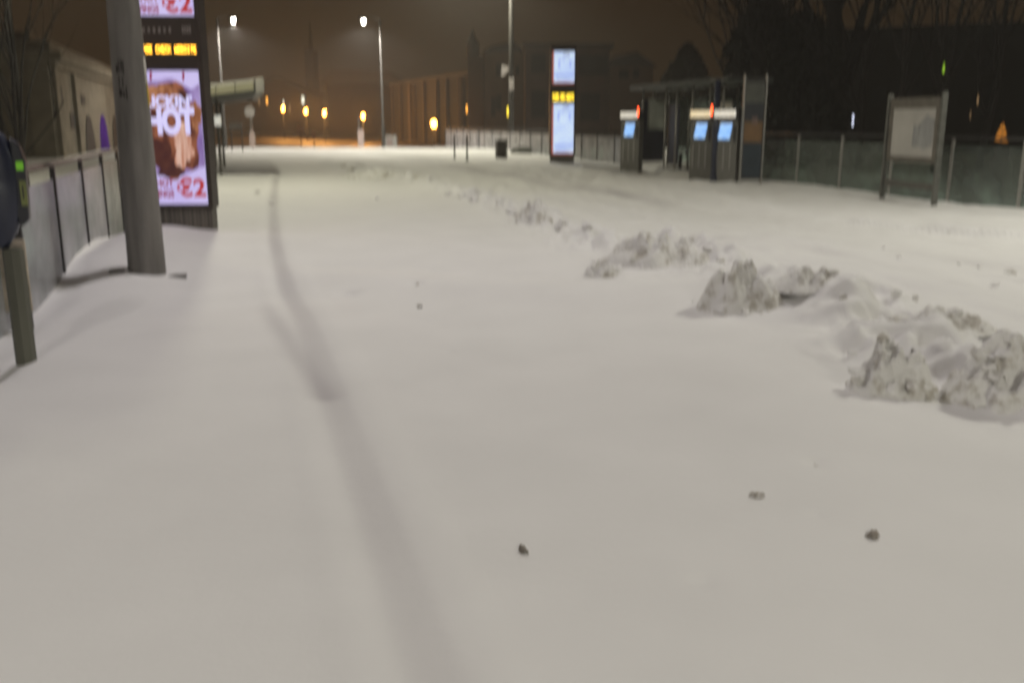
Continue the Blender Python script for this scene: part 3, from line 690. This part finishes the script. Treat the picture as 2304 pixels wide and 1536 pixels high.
# tall pole in the middle
p = at(1150, 300, 50)
o = thing("tall_pole", "tall grey pole rising out of the picture behind the pale far fence", "pole", (p.x, p.y, -.05), 0)
MB().tube([(0, 0, -.2), (0, 0, 11)], [.15, .10], 14).build("shaft", lampost_m, o, True)
MB().tube([(0, 0, 10.6), (-1.9, -1.1, 10.8)], .035, 8).build("added_lamp_arm", steel_m, o, True)  # added lamp above the view, lights the far snow
MB().lathe([(0.02, 0.16), (0.17, 0.12), (0.2, 0.03), (0.2, 0.0), (0.16, 0.0)], 20, 1.75, 0.8, 2.6).build("lamp_head", dark_m, o, True, loc=(-2.1, -1.2, 10.7))
MB().lathe([(0.16, 0.0), (0.15, -0.07), (0.10, -0.16), (0.02, -0.20)], 20, 1.5, 0.8).build("added_lamp_lens", lamp_w, o, True, loc=(-2.1, -1.2, 10.69))
added_pole_light(o, (-2.1, -1.2, 10.3), 5000, (1.0, 0.965, 0.76))
c1 = at(1137, 158, 50); c2 = at(1153, 187, 50)
MB().tube([(0, 0, c1.z + .05), (c1.x - p.x, 0, c1.z + .12)], .03, 8).build("bracket", steel_m, o, True)
MB().prism([(-.22, -.25), (-.05, -.2), (.1, .0), (.2, .05), (.2, .18), (-.18, .3)], -.12, .12).build("camera_housing", mat("pale_housing", (.5, .46, .45), .5), o, loc=(c1.x - p.x, 0, c1.z))
MB().box(-.10, .16, -.22, -.12, c2.z - .3, c2.z + .25).build("control_box", MATS["pale_housing"], o, bevel=0.02)

# ------------------------------------------------------------------ left shelter
K = Vector((-6.85, 26.3, 0)); fascia_m = mat("lit_fascia_cream", (0.32, 0.305, 0.21), 0.5, var=0.12, scale=1.5)
o = thing("platform_shelter", "left platform shelter with cream fascia and dark soffit behind the advertising column", "shelter", K, AX)
SL = Matrix.Identity(4); SL[2][0] = 0.13            # single-pitch canopy, rising towards the tracks
MB().box(-3.2, 0.0, 0.0, 9, 2.30, 2.38, SL).build("soffit", mat("dark_soffit", (.03, .032, .026), .6), o)
fc = MB()
for k in range(6): fc.box(-3.2 + k * .5, -3.2 + k * .5 + .485, -.03, .05, 2.384, 2.61, SL)
fc.build("fascia", fascia_m, o, bevel=0.006)
MB().box(-.17, 0.06, -.06, 9, 2.29, 2.67, SL).build("edge_cap", mat("pale_edge", (.30, .285, .26), .5), o, bevel=0.02)
MB().box(-3.2, -.175, .06, 9, 2.615, 2.66, SL).build("snow_cap", snow_m, o, bevel=0.04)
for yy in (1.2, 7.5):
    MB().tube([(-1.55, yy, -.3), (-1.55, yy, 2.12)], .06, 12).build("column", steel_m, o, True)
    MB().tube([(-1.25, yy + .3, -.3), (-1.25, yy + .3, 2.14)], .045, 12).build("column", steel_m, o, True)
for k in range(4): MB().box(-2.75, -2.73, 1.3 + k * 2.2, 3.4 + k * 2.2, .2, 2.2).build("glass_panel", glass_m, o)
MB().box(-2.5, -1.75, .55, .62, -.2, 2.05).build("end_panel", mat("dark_end", (.018, .016, .015), .35), o, bevel=0.03)
MB().box(-1.70, -1.58, .55, .62, -.2, 2.1).build("end_panel", mat("purple_grey_end", (.05, .045, .06), .4), o)
p = at(490, 272, 26.2)
dsp = MB().box(-.09, .09, -.03, .03, -.13, .13).build("lit_display", glow("pale_display", (.75, .74, .66), .9, (.3, .3, .28), 30), o)
dsp.location = o.matrix_basis.inverted() @ p

# ------------------------------------------------------------------ heaps and lumps of ploughed snow
def lump(b, c, r, seed, flat=0.8, sub=3):
    import bmesh
    bm = bmesh.new(); bmesh.ops.create_icosphere(bm, subdivisions=sub, radius=1.0)
    k = len(b.v); off = Vector((seed * 3.1, seed * 1.7, seed * 0.9))
    for v in bm.verts:
        d = v.co.normalized()
        q = 1 + 0.45 * noise.noise(d * 1.3 + off) + 0.28 * noise.noise(d * 2.9 + off) + 0.10 * noise.noise(d * 7 + off)
        dv = noise.voronoi(d * 1.6 + off)[0]; q *= 0.82 + 0.32 * min(1, dv[1] - dv[0])
        b.v.append((c[0] + d.x * r[0] * q, c[1] + d.y * r[1] * q, c[2] + d.z * r[2] * q * flat))
    for f in bm.faces: b.f.append(tuple(v.index + k for v in f.verts))
    bm.free()
def chunk(b, c, r, rnd):
    """an angular broken piece of crusted snow: the hull of random points, lightly roughened"""
    import bmesh
    bm = bmesh.new()
    for _ in range(13):
        d = Vector((rnd.gauss(0, 1), rnd.gauss(0, 1), rnd.gauss(0, 1))).normalized() * rnd.uniform(.75, 1.15)
        bm.verts.new((d.x * r[0], d.y * r[1], d.z * r[2]))
    h_ = bmesh.ops.convex_hull(bm, input=bm.verts)
    bmesh.ops.delete(bm, geom=[v for v in bm.verts if not v.link_faces], context='VERTS')
    bmesh.ops.subdivide_edges(bm, edges=bm.edges[:], cuts=2, use_grid_fill=True)
    k = len(b.v); bm.verts.index_update(); m = max(r); o_ = Vector((rnd.uniform(0, 50), 3, 7))
    for v in bm.verts:
        q = 1 + .16 * noise.noise(v.co / m * 2.2 + o_) + .09 * noise.noise(v.co / m * 5 + o_)
        b.v.append((c[0] + v.co.x * q, c[1] + v.co.y * q, c[2] + v.co.z * q))
    for f in bm.faces: b.f.append(tuple(v.index + k for v in f.verts))
    bm.free()
def heap(px, py, wpx, hpx, lab, n=9, seed=1, peak=0.0, squash=0.62):
    """a heap whose foot is at (px, py), wpx wide and hpx high in the photograph"""
    c = gnd(px, py); m_ = c.y / 2086; w, h = wpx * m_, hpx * m_ * squash
    c = c + Vector((0, w * 0.27, 0)); zb = hz(c) - .03
    rnd = random.Random(seed); b = MB()
    N, Q = 26, 56; off = Vector((seed * 2.7, seed, 1))
    def top(x, y):                       # x, y in half widths
        rr = math.hypot(x, y); e = max(0.0, 1 - rr ** 2.6)
        p_ = Vector((x * 1.5, y * 1.5, 0)) + off
        nn = noise.noise(p_ * 1.1) * .50 + noise.noise(p_ * 2.6) * .38 + noise.noise(p_ * 4.5) * .24 - abs(noise.noise(p_ * 3.1)) * .30 + noise.noise(p_ * 9) * .14 + noise.noise(p_ * 17) * .06
        nn = min(nn, .22 + .25 * nn)
        return h * (e * (.72 + nn) + peak * math.exp(-((x * 2.0) ** 2 + (y * 2.0) ** 2))) - .05 * h * (rr > .97)
    for i in range(N + 1):
        for j in range(Q):
            rr = i / N * 1.08; a = 2 * math.pi * j / Q; wob = 1 + .16 * noise.noise(Vector((math.cos(a) * 1.6, math.sin(a) * 1.6, seed)))
            x, y_ = rr * math.cos(a), rr * math.sin(a); b.v.append((x * w * .54 * wob, y_ * w * .34 * wob, top(x, y_) if i else top(0, 0)))
    b.f = [(i * Q + j, i * Q + (j + 1) % Q, (i + 1) * Q + (j + 1) % Q, (i + 1) * Q + j) for i in range(N) for j in range(Q)]
    mi = [2] * len(b.f)
    for k in range(n):
        x, y_ = rnd.uniform(-.72, .72), rnd.uniform(-.75, .35); rr = h * rnd.choice((.06, .08, .11, .14, .17))
        z = max(0, top(x, y_)) - rr * rnd.uniform(.1, .5)
        chunk(b, (x * w * .54, y_ * w * .34, z), (rr * rnd.uniform(.9, 1.6), rr * rnd.uniform(.8, 1.3), rr * rnd.uniform(.5, .85)), rnd)
        mi += [rnd.choice((0, 1, 2))] * (len(b.f) - len(mi))
    for k in range(n):
        a = rnd.uniform(0, 6.28); rr = h * rnd.uniform(.04, .10)
        chunk(b, (math.cos(a) * w * rnd.uniform(.46, .66), math.sin(a) * w * rnd.uniform(.28, .42), rr * .3 + .02), (rr, rr, rr * .9), rnd)
        mi += [rnd.choice((0, 0, 1))] * (len(b.f) - len(mi))
    ob = b.build("snow_heap", snow_m, None, False, loc=(c.x, c.y, zb))
    ob.data.materials.append(clod_m); ob.data.materials.append(heap_m)
    ob.data.polygons.foreach_set("material_index", mi)
    for p_, k in zip(ob.data.polygons, mi): p_.use_smooth = k == 2 and p_.index < N * Q
    return tag(ob, lab, "snow heap", "heaps thrown up by the snow plough")
heap(2320, 912, 340, 235, "largest grey snow heap, cut off by the right edge of the picture", 22, 3, .1, .74)
heap(2025, 888, 225, 175, "blocky grey snow heap with a dark hollow at its foot, left of the largest", 18, 5, .12, .78)
heap(2140, 750, 260, 90, "low rough snow heap behind the two nearest heaps", 8, 6)
heap(1680, 702, 210, 150, "pointed snow heap with brown marks in the middle of the ridge", 16, 8, .35, .66)
heap(1830, 697, 170, 85, "small rounded snow heap just right of the pointed one", 7, 11)
heap(1355, 622, 85, 75, "small upright snow heap at the near left foot of the ridge", 6, 14)
heap(1490, 606, 260, 115, "wide white snow heap with a rounded knob on top", 12, 17, .25)
heap(1205, 502, 95, 58, "tall white snow clump halfway along the ridge", 6, 21, .25, .8)
heap(1265, 522, 40, 42, "small snow clump with a brown hollow, right of the tall clump", 4, 23)
heap(860, 402, 190, 34, "long low grey row of far snow clods left of the open snow", 12, 29)
rnd = random.Random(5)
lumps = [(1010, 446, 24), (1040, 455, 26), (1065, 462, 22), (1100, 468, 26), (1122, 476, 20), (1150, 486, 26), (1162, 492, 18), (1322, 545, 30), (1345, 535, 24), (1400, 560, 30), (1420, 585, 22), (1560, 580, 30), (1590, 600, 26), (1620, 610, 20), (1385, 612, 34), (1575, 690, 18), (1890, 722, 22), (1875, 690, 24),
         (1905, 655, 18), (1960, 650, 24), (2010, 690, 28), (2060, 680, 24), (1915, 800, 30), (1950, 870, 26), (2110, 880, 34), (1955, 412, 14), (962, 414, 16), (985, 428, 14), (770, 375, 16), (790, 384, 16), (920, 402, 14), (848, 452, 12), (578, 436, 14), (612, 456, 14), (2205, 610, 16), (2240, 640, 20), (2270, 620, 24), (2155, 600, 14), (1985, 560, 14), (2020, 590, 12)]
for k, (px, py, s_) in enumerate(lumps):
    c = gnd(px, py); r_ = s_ * c.y / 2086 * .55
    b = MB(); chunk(b, (0, 0, r_ * .25), (r_ * 1.15, r_ * .9, r_ * .8), random.Random(k))
    ob = b.build("snow_lump", clod_m if rnd.random() < .3 else snow_m, None, False, loc=(c.x, c.y, hz(c)))
    tag(ob, "loose lump of snow lying along the ploughed ridge or on the flat snow", "snow lump", "loose snow lumps")

# scraps on the snow
scrap_m = mat("wet_scrap", (0.22, 0.195, 0.165), 0.7, var=0.4, scale=30)
pale_scrap = mat("frosted_scrap", (0.30, 0.27, 0.23), 0.8, var=0.4, scale=30)
def scrap(px, py, w, h, lab, rot=0.0, tall=0.0, seed=1):
    c = gnd(px, py); m_ = c.y / 2086; w, h = w * m_, h * m_ * 1.6
    b = MB(); n = 10; rows = []
    for i in range(n + 1):
        for j in range(5):
            x = (i / n - .5) * w; e = math.sin(math.pi * min(max(i / n, .06), .97)) ** .6; yv = (j / 4 - .5) * h * e * (1 + .5 * noise.noise(Vector((i * .9 + seed * 5, j * .4, 2))))
            z = .004 + tall * (1 - abs(i / n - .5) * 2) * (1 - abs(j / 4 - .5)) - .004 + .012 * noise.noise(Vector((i * .6 + seed, j * .9, 0))) + .35 * abs(yv)
            b.v.append((x, yv, z))
    for i in range(n):
        for j in range(4): a = i * 5 + j; b.f.append((a, a + 5, a + 6, a + 1))
    ob = b.build("dead_leaf", pale_scrap if seed in (2, 4, 5) else scrap_m, None, True, loc=(c.x, c.y, hz(c) - .004), rotz=rot)
    sm = ob.modifiers.new("thickness", 'SOLIDIFY'); sm.thickness = 0.002
    return tag(ob, lab, "dead leaf", "dead leaves on the near snow")
scrap(1178, 1240, 26, 24, "dark upright curled leaf alone on the near snow", R(15), .022, 1)
scrap(1703, 1118, 44, 20, "long grey leaf lying flat on the near snow at right", R(-14), .004, 2)
scrap(1963, 1207, 36, 26, "brown crumpled leaf nearest the right edge", R(-30), .010, 3)
scrap(1835, 1044, 24, 12, "faint pale leaf above the crumpled one", R(-6), .002, 4)
scrap(938, 640, 20, 14, "small dark leaf in the middle distance left of the ridge", R(-10), .03, 5)
scrap(944, 685, 12, 12, "tiny dark leaf just below the middle distance one", R(40), .02, 6)

# ------------------------------------------------------------------ buildings
stone = mat("pale_limestone", (0.19, 0.167, 0.125), 0.8, var=0.3, scale=1.2, bump=0.3, bscale=8)
stone_d = mat("shaded_granite", (0.24, 0.21, 0.17), 0.85, var=0.25, scale=1.0, bump=0.3, bscale=8)
win_d = mat("dark_window", (0.010, 0.010, 0.012), 0.75, var=0.2)
def wbox(b, x0, x1, y0, y1, z0, z1): b.box(x0, x1, y0, y1, z0, z1)
C0 = at(128, 300, 40); C0.z = -0.3
o = thing("stone_station", "pale classical stone building with heavy cornice and arches behind the left fence", "building", C0, AX)
L_, D_ = 40.0, 22.0
MB().box(-D_, 0, 0, L_, -.5, 4.0).build("wall", stone, o)
cr = MB(); cr.box(-D_ - .3, .28, -.28, L_ + .3, 4.0, 4.25); cr.box(-D_ - .55, .55, -.55, L_ + .5, 4.252, 4.62); cr.box(-D_ - .1, .1, -.1, L_ + .1, 4.622, 5.05)
cr.build("cornice", stone, o, bevel=0.03)
stp = MB(); stp.box(-9, -1.0, 2.0, 11.0, 5.05, 5.55); stp.build("attic_block", stone, o)
for yy in (-.08,):
    for x in (-.9, -5.5, -10, -14.5): MB().box(x, x + .85, -.20, -.002, -.5, 3.99).build("pilaster", stone, o)
for yy in (.15, 5.0): MB().box(.002, .16, yy, yy + .8, -.5, 3.99).build("pilaster", stone, o)
for x in (-4.2, -8.8, -13.3): 
    MB().box(x, x + 2.2, -.035, -.003, .6, 3.2).build("window", win_d, o)
for (y0, y1, z0, z1) in ((1.2, 2.2, 2.6, 3.3), (7.4, 8.6, 2.65, 3.1), (3.6, 4.9, 1.5, 2.2)):
    MB().box(.003, .03, y0, y1, z0, z1).build("window", win_d, o)
def arch(y0, y1, z0, zt, m, name):
    b = MB(); pts = [(y0, z0), (y1, z0)]; r_ = (y1 - y0) / 2; zc = zt - r_ * 1.25
    for k in range(13): a = math.pi * k / 12; pts.append(((y0 + y1) / 2 + r_ * math.cos(a), zc + r_ * 1.25 * math.sin(a)))
    k = len(pts); b.v = [(.003, p, z) for p, z in pts] + [(.04, p, z) for p, z in pts]
    b.f = [tuple(range(k)), tuple(range(2 * k - 1, k - 1, -1))] + [(i, (i + 1) % k, (i + 1) % k + k, i + k) for i in range(k)]
    return b.build(name, m, o)
arch(7.5, 10.6, -.3, 2.15, win_d, "arch_window")
arch(12.6, 16.0, 0.55, 2.2, glow("purple_lit_arch", (0.055, 0.014, 0.13), 1.0, (0.03, 0.008, 0.075), 1.2, rough=1.0), "lit_arch_window")
arch(18.0, 21.4, -.3, 2.2, win_d, "arch_window"); arch(23.4, 26.8, -.3, 2.2, win_d, "arch_window")

def block(name, lab, px0, px1, ptop, yd, depth, m, cat="building", zb=-1.4, rot=0.0):
    a, b_ = at(px0, ptop, yd), at(px1, ptop, yd)
    o = thing(name, lab, cat, (a.x, yd, zb), rot)
    MB().box(0, b_.x - a.x, 0, depth, 0, a.z - zb).build("wall", m, o)
    return o, b_.x - a.x, a.z - zb
def wins(o, yd, ox, lst, zb=-1.4, m=win_d, name="window"):
    for (x0, x1, y0, y1) in lst:
        p, q = at(x0, y1, yd), at(x1, y0, yd)
        MB().box(p.x - ox, q.x - ox, -.06, -.004, p.z - zb, q.z - zb).build(name, m, o)
brick = mat("dark_brick", (0.075, 0.045, 0.035), 0.85, var=0.25, scale=1.0); brick_o = mat("orange_brick", (0.13, 0.09, 0.055), 0.85, var=0.2, scale=0.8)
roofd = mat("slate", (0.05, 0.045, 0.042), 0.7, var=0.3)
amber_w = glow("lit_amber_window", (1.0, 0.42, 0.06), 3.0); yel_w = glow("lit_yellow_window", (1.0, 0.75, 0.05), 2.4); whi_w = glow("lit_white_window", (0.9, 0.9, 0.72), 1.8)
dimw = glow("lit_dim_window", (0.8, 0.5, 0.25), 0.45)
# terrace with pilasters, tops rising to the right because it comes nearer
t0, t1 = at(884, 195, 120), at(1095, 140, 88)
d_ = Vector((t1.x - t0.x, t1.y - t0.y, 0)); L_ = d_.length; ang = math.atan2(d_.y, d_.x)
o = thing("pilastered_terrace", "long brown building with pale vertical pilasters lit by the brightest orange lamp", "building", (t0.x, t0.y, -1.4), ang)
MB().box(0, L_, 0, 12, 0, t0.z + 1.4).build("wall", mat("terrace_wall", (0.036, 0.029, 0.022), 0.85, var=0.2), o)
for k, f in enumerate((0.0, .12, .235, .30, .42, .56, .66, .78, .80, .93)):
    wd = .9 if k == 2 else .22
    MB().box(f * L_, f * L_ + wd, -.35, -.004, 0, t0.z + 1.4 + .05).build("pilaster", mat("pilaster_stone", (0.14, 0.112, 0.08), 0.8), o)
MB().box(-.2, L_ + .2, -.5, 12, t0.z + 1.41, t0.z + 1.75).build("parapet", roofd, o)
# tower with pointed top
o, w, h = block("pointed_tower", "narrow dark tower with a stubby pointed top rising above the brown terrace", 1052, 1088, 125, 86, 3, mat("black_brick", (0.022, 0.016, 0.013), 0.9, var=0.3))
MB().lathe([(w * .42, 0), (w * .44, 1.0), (w * .2, 1.6), (.05, 2.3)], 8).build("spire", roofd, o, loc=(w * .28, 1.3, h))
a = at(1052, 125, 86); wins(o, 86, a.x, [(1049, 1051.5, 238, 254)], m=amber_w, name="lit_window")
# facade
o, w, h = block("ochre_house", "ochre brick house front between the pointed tower and the dark building", 1090, 1180, 118, 82, 9, brick_o)
a = at(1090, 118, 82); MB().prism([(-.2, h), (w + .2, h), (w - 1, h + .9), (.6, h + .5)], 0, 9).build("roof", roofd, o)
wins(o, 82, a.x, [(1116, 1136, 145, 172), (1105, 1115, 220, 262), (1116, 1128, 215, 250), (1160, 1168, 150, 170)])
wins(o, 82, a.x, [(1141, 1147, 241, 262)], m=yel_w, name="lit_window")
# large dark building
o, w, h = block("dark_brick_building", "large dark brick building with two rows of black windows behind the far totem", 1182, 1372, 108, 74, 14, brick)
a = at(1182, 108, 74)
MB().box(-.2, w + .3, -.3, 14, h + .002, h + .3).build("parapet", roofd, o)
wins(o, 74, a.x, [(1195, 1228, 122, 165), (1300, 1368, 125, 170), (1195, 1228, 205, 265), (1305, 1350, 210, 272), (1240, 1246, 122, 165), (1290, 1297, 205, 265)])
o, w, h = block("low_brown_annex", "lower brown annex joining the dark building to the shelter", 1374, 1470, 150, 73, 10, mat("annex_brick", (0.10, 0.065, 0.045), .85))
MB().prism([(-.2, h + .002), (w + .3, h + .002), (w * .6, h + 1.1), (w * .1, h + .7)], 0, 10).build("roof", roofd, o)
a = at(1374, 150, 73); wins(o, 73, a.x, [(1392, 1414, 158, 176), (1424, 1438, 155, 175)])
# far left-centre houses
o, w, h = block("dim_house_row", "dim row of houses with few small lit windows behind the orange lamps", 565, 690, 215, 170, 14, brick, rot=0)
a = at(565, 215, 170)
MB().prism([(-1, h), (w + 1, h), (w - 4, h + 2.6), (4, h + 3.2)], 0, 14).build("roof", roofd, o)
wins(o, 170, a.x, [(599.5, 602, 220, 234)], m=amber_w, name="lit_window")
wins(o, 170, a.x, [(679, 684.5, 218, 233), (636.5, 639, 227, 236)], m=whi_w, name="lit_window"); wins(o, 170, a.x, [(582, 584, 222, 236), (651, 653, 237, 251)], m=dimw, name="lit_window")
o, w, h = block("distant_tower", "tall slim tower fading into the orange haze above the houses", 684, 702, 110, 210, 6, brick)
MB().lathe([(w * .3, 0), (w * .22, 2), (.1, 6.0)], 8).build("spire", roofd, o, loc=(w / 2, 3, h))
o, w, h = block("long_hall", "long low hall with a pale snowy roof left of the tall white lamp", 735, 885, 190, 150, 20, brick)
MB().prism([(-1, h), (w + 1, h), (w - 1, h + 2.0), (1, h + 2.2)], -.5, 20).build("roof", mat("hall_roof", (.22, .19, .17), .8), o)
# right: dark office block and its lit windows
a, b_ = at(1745, 88, 47), at(2330, 92, 40)
d_ = Vector((b_.x + 14 - a.x, b_.y - 5 - a.y, 0)); L_ = d_.length
o = thing("black_office_block", "long unlit flat roofed block filling the right background", "building", (a.x, a.y, -.5), math.atan2(d_.y, d_.x))
blk = mat("unlit_wall", (0.016, 0.015, 0.013), 0.9, var=0.2)
MB().box(0, L_, 0, 14, 0, a.z + .5).build("wall", blk, o); MB().box(-.2, L_, -.25, 14, a.z + .502, a.z + .8).build("parapet", blk, o)
inv = Matrix.Rotation(-math.atan2(d_.y, d_.x), 3, 'Z')
def on_face(px, py):
    r0 = Vector(ray(px, py)); n_ = Vector((-d_.y, d_.x, 0)).normalized(); c_ = Vector((0, 0, CAM_H)); q0 = Vector((a.x, a.y, -.5))
    t = (q0 - c_).dot(n_) / r0.dot(n_); return inv @ (c_ + r0 * t - q0)
def lit(x0, x1, y0, y1, m, nm="lit_window"):
    p, q = on_face(x0, y1), on_face(x1, y0); MB().box(p.x, q.x, -.05, -.004, p.z, q.z).build(nm, m, o)
lit(2118, 2127, 141, 164, glow("green_lit_window", (.42, .75, .05), .75)); lit(1916, 1922, 259, 284, glow("cold_lit_window", (.75, .80, 1.0), 1.5))
lit(2198, 2203, 214, 236, dimw); lit(2182, 2185, 250, 268, dimw)
for k in range(6): lit(1800 + k * 80, 1835 + k * 80, 118, 150, win_d, "window"); lit(1800 + k * 80, 1835 + k * 80, 195, 235, win_d, "window")
# lighted christmas tree outline in front of the block
p = at(2252, 318, 38)
o = thing("lighted_cone", "small cone of orange string lights in the dark at far right", "christmas lights", (p.x, p.y, p.z), 0)
MB().tube([(0, 0, -1.8), (0, 0, .95)], .03, 8).build("stake", dark_m, o, True)
b = MB(); spts = []
for k in range(110):
    t = k / 109; rr = .24 * (1 - t) + .02; an = t * 4.5 * 2 * math.pi; spts.append((rr * math.cos(an), rr * math.sin(an), t * .72))
b.tube(spts, .011, 5).build("light_string", glow("orange_string_lights", (1.0, .38, .05), 1.5), o)

# ------------------------------------------------------------------ trees
def bare_tree(base, h, r, lab, seed, lean=(0, 0), spread=.5, depth=5, twigs=3, group="bare winter trees"):
    rnd = random.Random(seed)
    o = thing("bare_tree", lab, "tree", base, 0, group)
    tr, cr = MB(), MB()
    pts, rad = [], []
    n = 7; p = Vector((0, 0, -.4))
    for k in range(n):
        pts.append(p.copy()); rad.append(r * (1 - .55 * k / (n - 1)))
        p = p + Vector((lean[0] + rnd.uniform(-.09, .09), lean[1] + rnd.uniform(-.09, .09), 1)) * (h * .62 / (n - 1))
    tr.tube(pts, rad, 9)
    def grow(p, d, l, rr, lev):
        q = [p]; dd = d.copy(); k_ = 4
        for i in range(k_):
            dd = (dd + Vector((rnd.uniform(-.22, .22), rnd.uniform(-.22, .22), rnd.uniform(-.05, .18)))).normalized(); q.append(q[-1] + dd * l / k_)
        cr.tube(q, [rr * (1 - .5 * i / k_) for i in range(k_ + 1)], 5 if lev < 3 else 3, False)
        if lev < depth:
            for i in range(twigs if lev > 0 else 3):
                s_ = q[rnd.randint(2, k_)]
                nd = (dd + Vector((rnd.uniform(-1, 1), rnd.uniform(-1, 1), rnd.uniform(-.2, .6))) * spread * 1.3).normalized()
                grow(s_, nd, l * rnd.uniform(.6, .8), rr * .55, lev + 1)
    for k in range(2, n):
        for j in range(2):
            a = rnd.uniform(0, 6.28); d = Vector((math.cos(a) * spread, math.sin(a) * spread, 1)).normalized()
            grow(pts[k], d, h * .26 * rnd.uniform(.8, 1.2), rad[k] * .5, 1)
    tr.build("trunk", bark_m, o, True); cr.build("crown", bark_m, o, True)
    return o
def conifer(base, h, w, lab, seed, n=2600, trunk_r=.12, shape=1.0, cat="tree"):
    rnd = random.Random(seed)
    o = thing("evergreen_tree", lab, cat, base, 0)
    MB().tube([(0, 0, -.4), (0, 0, h * .9)], [trunk_r, .02], 8).build("trunk", bark_m, o, True)
    b = MB()
    for k in range(n):
        t = rnd.random() ** .8; a = rnd.uniform(0, 6.28)
        env = (1 - t) ** shape * (1 + .35 * noise.noise(Vector((math.cos(a) * 2, math.sin(a) * 2, t * 5 + seed)))) + .03
        rr = w * env * math.sqrt(rnd.uniform(.15, 1)); z = h * (.08 + .92 * t)
        c = Vector((rr * math.cos(a), rr * math.sin(a), z)); s_ = rnd.uniform(.10, .26) * (h / 6) ** .5
        d1 = Vector((rnd.gauss(0, 1), rnd.gauss(0, 1), rnd.gauss(0, .6))).normalized(); d2 = d1.orthogonal().normalized()
        b.add([c - d1 * s_, c + d2 * s_ * .45, c + d1 * s_, c - d2 * s_ * .45], [(0, 1, 2, 3)])
    b.build("crown", leaf_m, o)
    return o
p = at(1540, 300, 60); conifer((p.x, p.y, -1.2), at(1540, 100, 60).z + 1.2, 3.4, "broad dark evergreen above the roof of the right shelter", 4, 4200, .2, .75)
p = at(1705, 300, 40); conifer((p.x, p.y, -.8), 7.5, 2.6, "dense dark evergreen right behind the tall poster stand", 9, 3600, .2, .6)
p = at(1790, 300, 33); conifer((p.x, p.y, -.5), 5.6, 2.2, "dark evergreen bush tree behind the right fence, near the cold white window", 12, 3000, .15, .5)
right = [(1648, 46, 12, .16, (.0, 0), "thin bare tree left of the poster stand's top"), (1690, 42, 13, .22, (.02, 0), "bare tree with a pale trunk straight above the poster stand"), (1760, 37, 12, .14, (-.03, 0), "slim bare tree between the pale trunk and the thick trunk"),
         (1862, 34, 14, .42, (.0, 0), "thickest bare tree, with a broad trunk behind the right fence"), (1930, 30, 11, .10, (.06, 0), "slender bare tree left of the notice board, leaning right"), (1998, 27, 12, .09, (.05, 0), "slender bare tree rising from behind the notice board's left post"),
         (2105, 27, 11, .10, (.09, 0), "leaning bare tree rising from behind the notice board's right post"), (2215, 29, 11, .12, (.02, 0), "bare tree at the far right by the orange string lights")]
for k, (px, yd, h, r, ln, lab) in enumerate(right):
    p = at(px, 330, yd); bare_tree((p.x, p.y, -.4), h, r, lab, 60 + k, ln, .42, 5 if k < 4 else 4, 3)
left = [(22, 22, 8, .07, (.02, 0), "thin bare tree at the left edge above the ticket reader"), (36, 19, 7, .05, (.03, .0), "thin bare tree nearest the left edge, before the stone building"), (62, 21, 8, .08, (-.03, 0), "bare tree crossing the dark end wall of the stone building"), (95, 25, 8, .06, (.01, 0), "faint slim bare tree just left of the stone building's corner")]
left = left[1:3]
for k, (px, yd, h, r, ln, lab) in enumerate(left):
    p = at(px, 330, yd); bare_tree((p.x, p.y, -.5), h, r, lab, 90 + k, ln, .34, 4, 2)

# ------------------------------------------------------------------ the snowy, lamp lit air
hb = MB().box(-440, 440, -45, 450, -3.2, 60)
hz_m = bpy.data.materials.new("haze"); hz_m.use_nodes = True
hn, hl = hz_m.node_tree.nodes, hz_m.node_tree.links
hn.clear(); ho = hn.new("ShaderNodeOutputMaterial"); pv = hn.new("ShaderNodeVolumePrincipled")
pv.inputs["Color"].default_value = (0.9, 0.88, 0.85, 1); pv.inputs["Density"].default_value = HAZE; pv.inputs["Anisotropy"].default_value = 0.35
hl.new(pv.outputs[0], ho.inputs["Volume"])
haze = hb.build("haze", hz_m)
tag(haze, None, None, None, "stuff")
